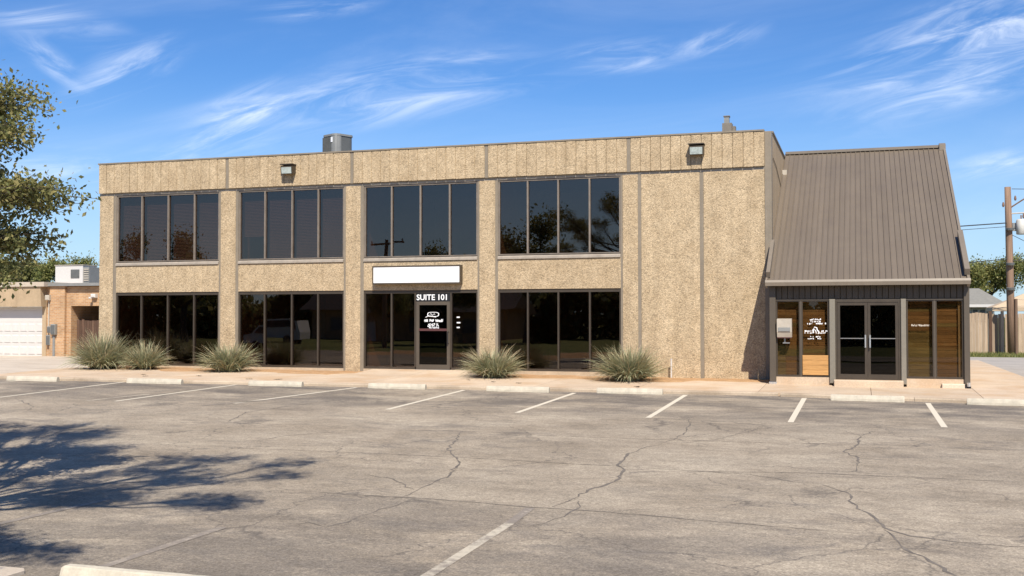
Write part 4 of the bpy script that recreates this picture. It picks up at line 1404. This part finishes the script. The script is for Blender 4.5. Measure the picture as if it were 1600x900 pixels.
MB().box(-35.6, -31.1, NY + 0.43, NY + 0.48, 0.25, 0.34).build('rail', M_FENCED, gt)
MB().box(-35.6, -31.1, NY + 0.43, NY + 0.48, 1.25, 1.34).build('rail', M_FENCED, gt)
for nm, lab, (a, b, z0, z1, dp) in [('meter_box', 'upper left round faced meter box on the brick pier', (-36.88, -36.66, 1.0, 1.32, .16)),
                                    ('meter_box', 'lower meter box under the round faced one on the brick pier', (-36.92, -36.68, 0.42, 0.90, .18)),
                                    ('meter_box', 'right hand grey breaker box on the brick pier', (-36.56, -36.28, 0.92, 1.42, .16))]:
    t_ = thing(nm, lab, 'meter box', ((a + b) / 2, NY - 0.14, z0), 'meters on the brick pier')
    yy = NY - 0.122 if a > -36.7 else NY + .018
    MB().cham(a, b, yy - dp, yy, z0, z1, 0.02).build('case', M_GREYL, t_)
    MB().box(a + .03, b - .03, yy - dp - .012, yy - dp - .001, z0 + .04, z1 - .05).build('cover', M_GREYM, t_)
t_ = thing('service_conduit', 'pale electrical conduit running down the brick pier into the meters', 'conduit', (-36.82, NY - .1, 0))
MB().tube([(-36.80, NY - .10, 1.33), (-36.80, NY - .10, 2.75)], 0.03, 6).build('pipe', M_OFFW, t_)
MB().cham(-36.9, -36.66, NY - .28, NY + .015, 2.55, 2.80, .03).build('weather_head', M_OFFW, t_)
MB().box(-36.52, -36.40, NY - .16, NY - .123, -0.1, 0.88).build('lower_pipe', M_GREYL, t_)
wac = thing('rooftop_unit', 'boxy white air conditioner on the brick garage roof', 'air conditioner', (-37.3, 13.6, 3.4))
MB().box(-38.4, -36.75, 13.2, 14.2, 3.43, 4.33).build('cabinet', M_WHITE, wac)
MB().box(-36.749, -36.42, 13.26, 14.15, 3.43, 4.24).build('coil_end', M_GREYL, wac)
for k in range(6):
    MB().box(-36.72, -36.44, 13.225, 13.258, 3.55 + k * .11, 3.60 + k * .11).build('louver', M_OFFW, wac)
MB().box(-37.45, -36.95, 13.17, 13.199, 3.70, 4.12).build('fan_grille', M_GREYM, wac)
MB().box(-38.44, -36.70, 13.16, 14.24, 4.331, 4.36).build('lid', M_OFFW, wac)
t_ = thing('security_light', 'small white lamp on the brick wall by the office corner', 'lamp', (-34.25, 10.95, 2.75))
MB().cham(-34.38, -34.12, 10.80, 11.018, 2.66, 2.84, .04).build('housing', M_WHITE, t_)
MB().cham(-34.42, -34.30, 10.72, 10.81, 2.60, 2.70, .03).build('bulb', M_WHITE, t_)

# ================================================================== RIGHT BACKGROUND
fn = thing('board_fence', 'weathered vertical board fence along the alley behind the annex', 'fence', (8, 27, -0.15))
fb = MB().box(0.004, 0.145, 0, 0.022, 0, 1.0).mesh('board', M_FENCE)
x = 2.6
while x < 14:
    hh = 2.08 if x < 6.2 else 2.02
    o = place('board', fb, fn, (x, 27 + random.uniform(0, .012) + (0.12 if 6.28 < x < 6.75 else 0), -0.16))
    o.scale = (1, 1, hh + random.uniform(-.03, .03))
    x += 0.152
for x in (2.6, 4.4, 6.18, 6.72, 8.6, 10.4, 12.2):
    MB().box(x - .07, x + .07, 26.88, 26.99, -0.2, 2.0).build('post', M_FENCED if x in (6.18,) else M_FENCE, fn)

hs_ = thing('grey_roof_house', 'small cream house with a grey hipped roof behind the board fence', 'house', (4.5, 38, -0.2))
MB().box(0.3, 7.4, 36.5, 43, -0.3, 2.5).build('wall', M_HOUSEW, hs_)
m = MB()
e0, e1, r0_, r1_ = (-0.2, 36.0, 2.42), (8.1, 43.5, 2.42), 3.0, 6.3
m.add([(-0.2, 36, 2.42), (8.1, 36, 2.42), (8.1, 43.5, 2.42), (-0.2, 43.5, 2.42), (1.5, 39.7, 3.45), (6.9, 39.7, 3.45),
       (-0.2, 36, 2.34), (8.1, 36, 2.34), (8.1, 43.5, 2.34), (-0.2, 43.5, 2.34)],
      [(0, 1, 5, 4), (1, 2, 5), (2, 3, 4, 5), (3, 0, 4), (6, 7, 1, 0), (7, 8, 2, 1), (8, 9, 3, 2), (9, 6, 0, 3), (9, 8, 7, 6)])
m.build('roof', M_SHINGLE, hs_)
MB().box(-0.2, 8.1, 35.95, 35.998, 2.28, 2.44).build('eave_board', M_WHITE, hs_)
for k in range(6):
    wn = MB().box(4.6 + k * .4, 4.95 + k * .4, 36.44, 36.498, 1.5, 2.2).build('window', M_WHITE, hs_)
    MB().box(4.64 + k * .4, 4.91 + k * .4, 36.43, 36.439, 1.55, 2.15).build('pane', M_GREYM, wn)

cp = thing('canopy_tent', 'beige peaked canopy tent rising above the board fence', 'canopy', (8.2, 30.5, -0.2))
m = MB()
m.add([(6.5, 29, 2.22), (9.9, 29, 2.22), (9.9, 32, 2.22), (6.5, 32, 2.22), (8.2, 30.5, 2.95), (6.5, 29, 2.02), (9.9, 29, 2.02), (9.9, 32, 2.02), (6.5, 32, 2.02)],
      [(0, 1, 4), (1, 2, 4), (2, 3, 4), (3, 0, 4), (5, 6, 1, 0), (6, 7, 2, 1), (7, 8, 3, 2), (8, 5, 0, 3)])
m.build('cover', M_CANVAS, cp)
for (x, y) in ((6.55, 29.05), (9.85, 29.05), (9.85, 31.95), (6.55, 31.95)):
    MB().tube([(x, y, -0.3), (x, y, 2.2)], 0.025, 6).build('leg', M_GREYL, cp)

up_ = thing('utility_pole', 'tall brown wooden utility pole by the alley with transformer and wires', 'utility pole', (7.0, 26, -0.15))
MB().tube([(7.02, 26, -0.3), (6.99, 26, 3), (6.96, 26, 6), (6.93, 26, 8.06)], [0.19, 0.175, 0.16, 0.145], 12).build('pole', M_POLE, up_, True)
tf = MB().tube([(7.50, 25.9, 5.72), (7.50, 25.9, 5.75), (7.50, 25.9, 6.40), (7.50, 25.9, 6.46)], [0.19, 0.23, 0.23, 0.19], 14).build('transformer', M_TRANSF, up_, True)
MB().tube([(7.50, 25.9, 6.46), (7.50, 25.9, 6.66)], 0.035, 6).build('bushing', M_INSUL, tf)
MB().box(7.12, 7.30, 25.95, 26.05, 5.9, 6.3).build('bracket', M_GREYL, up_)
MB().tube([(7.05, 25.95, 6.75), (7.9, 25.95, 6.78)], 0.035, 6).build('arm', M_OFFW, up_)
MB().tube([(7.05, 25.95, 7.05), (7.5, 25.95, 7.35), (7.9, 25.95, 7.6)], 0.04, 6).build('arm', M_POLE, up_)
for (x, z) in ((7.26, 7.5), (7.62, 6.62), (6.72, 7.2), (7.8, 7.25)):
    MB().tube([(x, 25.95, z - .12), (x, 25.95, z - .04), (x, 25.95, z + .04), (x, 25.95, z + .12)], [.03, .06, .05, .03], 8).build('insulator', M_INSUL, up_)
MB().tube([(7.22, 25.85, -0.2), (7.22, 25.85, 2.6)], 0.07, 8).build('riser_pipe', M_POLE, up_)
for z in (3.05, 4.25, 5.95):
    MB().tube([(6.98, 25.82, z), (6.98, 25.80, z + .1)], 0.19, 12).build('band', M_GREYM, up_)


def wire(a, b, sag, r_, label):
    a, b = Vector(a), Vector(b)
    pts = []
    for k in range(13):
        t_ = k / 12
        p = a.lerp(b, t_)
        p.z -= sag * 4 * t_ * (1 - t_)
        pts.append(p)
    o = MB().tube(pts, r_, 5).build('power_line', M_WIRE)
    tag(o, label, 'wire', 'overhead wires at the pole')


wire((6.9, 25.9, 6.30), (-32, 30, 6.5), 0.5, 0.028, 'thicker dark cable running left from the pole to the metal roof')
wire((6.9, 25.9, 6.12), (-32, 30.6, 6.2), 0.5, 0.014, 'thin wire just below the thicker cable left of the pole')
wire((6.9, 25.9, 4.55), (-32, 25, 3.0), 0.5, 0.018, 'lowest wire sloping down left from the pole to the roof')
wire((7.1, 25.9, 7.95), (45, 20, 8.4), 0.8, 0.016, 'topmost wire leaving the pole top to the right edge')
wire((7.2, 25.9, 6.1), (45, 20, 6.0), 0.9, 0.016, 'wire leaving the transformer toward the right edge')
wire((7.1, 25.9, 5.7), (14, 30, 2.9), 0.15, 0.014, 'service drop slanting down from the pole toward the canopy')
wire((7.1, 25.9, 4.45), (45, 24, 4.6), 0.4, 0.018, 'middle wire right of the pole in front of the trees')
wire((-36.8, 10.9, 2.8), (-20, 28, 9.0), 0.2, 0.012, 'thin service wire rising behind the office building from the brick pier')
t_ = thing('roof_insulator', 'cream insulator block at the right edge of the metal roof', 'insulator', (2.9, 9.0, 5.5))
MB().tube([(2.72, 7.6, 5.30), (2.72, 7.6, 5.36), (2.72, 7.6, 5.62), (2.72, 7.6, 5.68)], [.06, .12, .12, .06], 8).build('body', M_OFFW, t_)
MB().box(2.56, 2.68, 7.58, 7.62, 5.35, 5.6).build('bracket', M_GREYM, t_)


# ================================================================== TREES
def leaves(C, size, rs, asp=0.5):
    n = len(C)
    u = rs.normal(size=(n, 3))
    u /= np.linalg.norm(u, axis=1)[:, None]
    w = rs.normal(size=(n, 3))
    w[:, 2] += 0.6
    v = np.cross(u, w)
    v /= np.linalg.norm(v, axis=1)[:, None] + 1e-9
    s = size * rs.uniform(0.6, 1.25, n)[:, None]
    nn = np.cross(u, v)
    V = np.stack([C - u * s * .5, C + v * s * asp * .5 + nn * s * .08, C + u * s * .5, C - v * s * asp * .5 + nn * s * .08], 1).reshape(-1, 3)
    F = np.arange(n * 4).reshape(n, 4)
    return V, F


def tree_meshes(base, fork, blobs, tr, ntwig, nleaf, lsize, mat, seed, spread=0.17, asp=0.5, droop=0.0):
    rs = np.random.RandomState(seed)
    m = MB()
    base, fork = Vector(base), Vector(fork)
    mid = base.lerp(fork, 0.5) + Vector((rs.normal() * tr * .5, rs.normal() * tr * .5, 0))
    m.tube([base - Vector((0, 0, 0.15)), base + Vector((0, 0, 0.15)), mid, fork], [tr * 1.5, tr * 1.12, tr * .95, tr * .8], 10)
    wt = [(b[1][0] * b[1][1] * b[1][2]) ** 0.75 * (b[2] if len(b) > 2 else 1.0) for b in blobs]
    tot_ = sum(wt)
    Cs = []
    for bi, b_ in enumerate(blobs):
        c, r_ = Vector(b_[0]), b_[1]
        d = c - fork
        k1 = fork + d * 0.35 + Vector((rs.normal() * .12, rs.normal() * .12, abs(d.length) * 0.06)) * d.length * .3
        k2 = fork + d * 0.7 + Vector((rs.normal() * .1, rs.normal() * .1, 0)) * d.length * .3
        lr = tr * 0.45 * min(1.0, max(r_) / 1.3)
        m.tube([fork, k1, k2, c], [lr, lr * .75, lr * .5, lr * .25], 6)
        nt = max(4, int(ntwig * wt[bi] / tot_))
        for k in range(nt):
            q_ = rs.normal(size=3)
            q_ /= np.linalg.norm(q_)
            q_ *= rs.uniform(0.25, 1.0) ** 0.5 * (1 + rs.normal() * .12)
            e = np.array(c) + q_ * np.array(r_)
            s0 = np.array(k2.lerp(c, rs.uniform(0.2, 1.0)))
            mdp = (s0 + e) / 2 + rs.normal(size=3) * 0.12 * np.array(r_)
            e[2] -= droop * rs.rand()
            tw = lr * 0.16
            m.tube([s0, mdp, e], [tw, tw * .6, tw * .25], 3, False)
            tt = rs.beta(3.2, 1.0, nleaf)[:, None]
            P = np.where(tt < .5, s0 + (mdp - s0) * tt * 2, mdp + (e - mdp) * (tt * 2 - 1))
            P = P + rs.normal(size=(nleaf, 3)) * spread * (0.5 + rs.rand(nleaf, 1))
            Cs.append(P)
    V, F = leaves(np.concatenate(Cs), lsize, rs, asp)
    return m.mesh('trunk', M_BARK, True), fastmesh('crown', V, F, mat)


def tree(name, label, cat, base, fork, blobs, group=None, **kw):
    t_ = thing(name, label, cat, base, group)
    tm, cm = tree_meshes(base, fork, blobs, **kw)
    place('trunk', tm, t_)
    place('crown', cm, t_)
    return t_


OAK = [((-10.35, -21.0, 4.55), (.72, .7, .26), 1.3), ((-9.98, -21.2, 4.05), (.62, .6, .17), 1.3), ((-9.95, -21.0, 3.32), (.86, .7, .22), 1.3), ((-10.1, -21.0, 2.75), (.66, .6, .20), 1.4),
       ((-10.3, -21.3, 2.30), (.60, .5, .18), 1.4), ((-11.4, -20.6, 3.5), (1.0, .9, .9), 1.0)]
rs = random.Random(61)
for c_, r_, k_ in [((-7.1, -24.3, 7.1), (1.9, 1.6, .8), 6), ((-6.5, -25.7, 6.9), (1.8, 1.4, .8), 6), ((-6.5, -27.4, 6.1), (2.0, 1.5, .8), 9), ((-8.2, -26.4, 7.2), (1.7, 1.4, .8), 5),
                   ((-12.4, -21.3, 6.8), (2.1, 1.3, .9), 6), ((-14.2, -20.0, 5.8), (1.8, 1.3, .8), 5), ((-13.2, -24.8, 6.4), (1.6, 1.6, .9), 3), ((-7.2, -28.6, 5.4), (1.9, 1.2, .7), 7),
                   ((-10.6, -22.4, 7.6), (1.6, 1.0, .6), 4)]:
    for k in range(k_):
        OAK.append((tuple(c_[j] + rs.uniform(-1, 1) * r_[j] for j in range(3)), (rs.uniform(.5, .85), rs.uniform(.4, .65), rs.uniform(.2, .35)), 0.62))
tree('oak_tree', 'live oak leaning in from the left edge, shading the parking lot', 'tree', (-9.7, -25.3, -0.5), (-9.4, -25.0, 2.4),
     OAK, tr=0.26, ntwig=1480, nleaf=54, lsize=0.072, mat=M_OAK, seed=5, spread=0.085, asp=0.52, droop=0.12)

for i, (bx_, by_, hz_, rr_, lab, mt_, sd) in enumerate([
        (-61.5, 36, 4.6, (2.6, 2.6, 1.9), 'dark bushy tree behind the brick garage, left of the white rooftop unit', M_OAKD, 21),
        (-66.5, 38, 5.0, (3.0, 3.0, 2.2), 'leafy tree at the far left edge behind the brick garage roof', M_OAKD, 25),
        (-56.2, 36, 4.6, (2.5, 2.5, 1.8), 'rounded green tree behind the white rooftop unit', M_PINE, 22),
        (8.6, 52, 4.4, (2.7, 2.7, 1.9), 'broad rounded green tree behind the grey roofed house', M_PINE, 23),
        (12.4, 48, 3.4, (2.0, 2.0, 2.2), 'lower green tree at the right edge behind the pole', M_PINE, 24)]):
    bl = []
    rs = random.Random(sd)
    for k in range(9):
        a = rs.uniform(0, 6.28)
        q_ = rs.uniform(0.25, .75)
        bl.append(((bx_ + math.cos(a) * rr_[0] * q_, by_ + math.sin(a) * rr_[1] * q_, hz_ + rs.uniform(-.6, .6) * rr_[2]),
                   (rr_[0] * .5, rr_[1] * .5, rr_[2] * .42)))
    tree('leafy_tree', lab, 'tree', (bx_, by_, -0.3), (bx_, by_, hz_ - rr_[2] * .8), bl, 'trees behind the buildings',
         tr=0.22, ntwig=420, nleaf=46, lsize=0.17, mat=mt_, seed=sd, spread=0.20, asp=0.6)

# across the street behind the photographer: what the tinted glass mirrors
bl = [((0, 0, 6.2), (2.2, 2.2, 1.7)), ((-2.4, .4, 5.0), (1.9, 1.9, 1.3)), ((2.3, -.5, 5.2), (1.9, 1.9, 1.4)), ((.6, 1.8, 4.6), (1.8, 1.8, 1.2)), ((-.6, -1.9, 4.8), (1.8, 1.8, 1.3)), ((1.2, 0, 8.0), (1.4, 1.4, 1.2)), ((-1.6, 0, 7.4), (1.2, 1.2, 1.0))]
stm, scm = tree_meshes((0, 0, 0), (0.2, 0, 3.0), bl, 0.32, 330, 34, 0.26, M_OAK, 77, 0.26, 0.55)
STREET = [(-27.5, -58, 1.30, 0, 'spreading street oak mirrored in the fourth upper window bay'),
          (-33.0, -54, 0.95, 2, 'street oak mirrored at the right of the third upper window bay'),
          (-41.5, -62, 0.80, 4, 'street oak mirrored low in the middle of the third upper bay'),
          (-63.0, -60, 1.22, 1, 'street oak mirrored right of centre in the first upper bay'),
          (-72.0, -62, 1.25, 5, 'street oak mirrored at the left of the first upper bay'),
          (-15.0, -66, 0.75, 3, 'street oak mirrored low right of the suite entrance'),
          (-52.0, -72, 0.72, 2.5, 'distant street oak mirrored behind the van')]
for (x, y, s_, rz, lab) in STREET:
    t_ = thing('street_oak', lab, 'tree', (x, y, -0.95), 'oaks across the street', rz)
    t_.scale = (s_, s_, s_)
    local('trunk', stm, t_)
    local('crown', scm, t_)
rp = thing('street_pole', 'utility pole with a crossarm mirrored in the third upper bay', 'utility pole', (-35.5, -46.8, -0.9))
MB().tube([(-35.5, -46.8, -1), (-35.5, -46.8, 8.0)], [.19, .14], 10).build('pole', M_POLE, rp)
MB().box(-36.9, -34.1, -46.9, -46.78, 7.6, 7.75).build('crossarm', M_POLE, rp)
for x in (-36.8, -35.0, -34.2):
    MB().tube([(x, -46.84, 7.75), (x, -46.84, 7.95)], 0.05, 6).build('insulator', M_INSUL, rp)
hb = thing('street_house', 'low brown gabled house across the street mirrored in the lower windows', 'house', (-43, -68, -0.9))
MB().box(-52, -32, -74, -66, -1.2, 2.2).build('wall', M_BRICK, hb)
MB().prism([(-65.2, 2.15), (-70, 4.6), (-74.8, 2.15)], 'x', -53, -31).build('roof', M_DARKBR, hb)
MB().box(-46, -45, -65.99, -65.9, -0.9, 1.2).build('door', M_WHITE, hb)
for x in (-50, -41, -36):
    MB().box(x, x + 1.5, -65.99, -65.92, 0.1, 1.4).build('window', M_GREYM, hb)
vn = thing('parked_van', 'white van parked across the street, mirrored in the second lower bay', 'van', (-46, -48.5, -0.85))
m = MB().prism([(-48.8, -0.35), (-48.9, 0.35), (-48.2, 0.45), (-47.4, 1.15), (-43.6, 1.2), (-43.4, 0.3), (-43.4, -0.35)], 'y', -49.4, -47.6)
m.build('body', M_WHITE, vn)
MB().prism([(-47.9, 0.5), (-47.35, 1.05), (-43.8, 1.08), (-43.75, 0.5)], 'y', -47.598, -47.58).build('side_glass', M_BLACK, vn)
for x in (-47.8, -44.5):
    MB().tube([(x, -47.55, -0.5), (x, -47.85, -0.5)], 0.34, 14).build('wheel', M_TYRE, vn)
    MB().tube([(x, -49.15, -0.5), (x, -49.45, -0.5)], 0.34, 14).build('wheel', M_TYRE, vn)

rs = np.random.RandomState(31)
n = 40000
cx_ = rs.uniform(-130, 30, n)          # far hedge, one mass in the glass
top_ = 4.2 + 1.3 * np.sin(cx_ * 0.21) + 0.9 * np.sin(cx_ * 0.63 + 1) + 0.5 * np.sin(cx_ * 1.9)
C = np.stack([cx_, -79 + rs.normal(0, 1.4, n) , -0.9 + (top_ + 1.4) * rs.uniform(0, 1, n) ** 0.8], 1)
V, F = leaves(C, 0.95, rs, 0.75)
o = struct(place('hedgerow', fastmesh('hedgerow', V, F, M_OAKD)), 'stuff')

# ================================================================== GRASS ALONG THE FENCE
rs = np.random.RandomState(3)
n = 5200
C = np.stack([rs.uniform(2.0, 14, n), rs.uniform(22.7, 26.95, n), np.full(n, -0.13)], 1)
th = rs.uniform(0, 6.28, n)
hgt = rs.uniform(0.05, 0.20, n)
wv = np.stack([np.cos(th), np.sin(th), np.zeros(n)], 1) * 0.02
tip = C + np.stack([rs.normal(0, .05, n), rs.normal(0, .05, n), hgt], 1)
V = np.stack([C - wv, C + wv, tip], 1).reshape(-1, 3)
F = np.arange(n * 3).reshape(n, 3)
struct(place('grass', fastmesh('grass', V, F, M_PINE)), 'stuff')
o = struct(MB().quad((2.0, 22.6, -0.128), (60, 22.6, -0.128), (60, 27.2, -0.128), (2.0, 27.2, -0.128)).build('verge', M_GRASS))
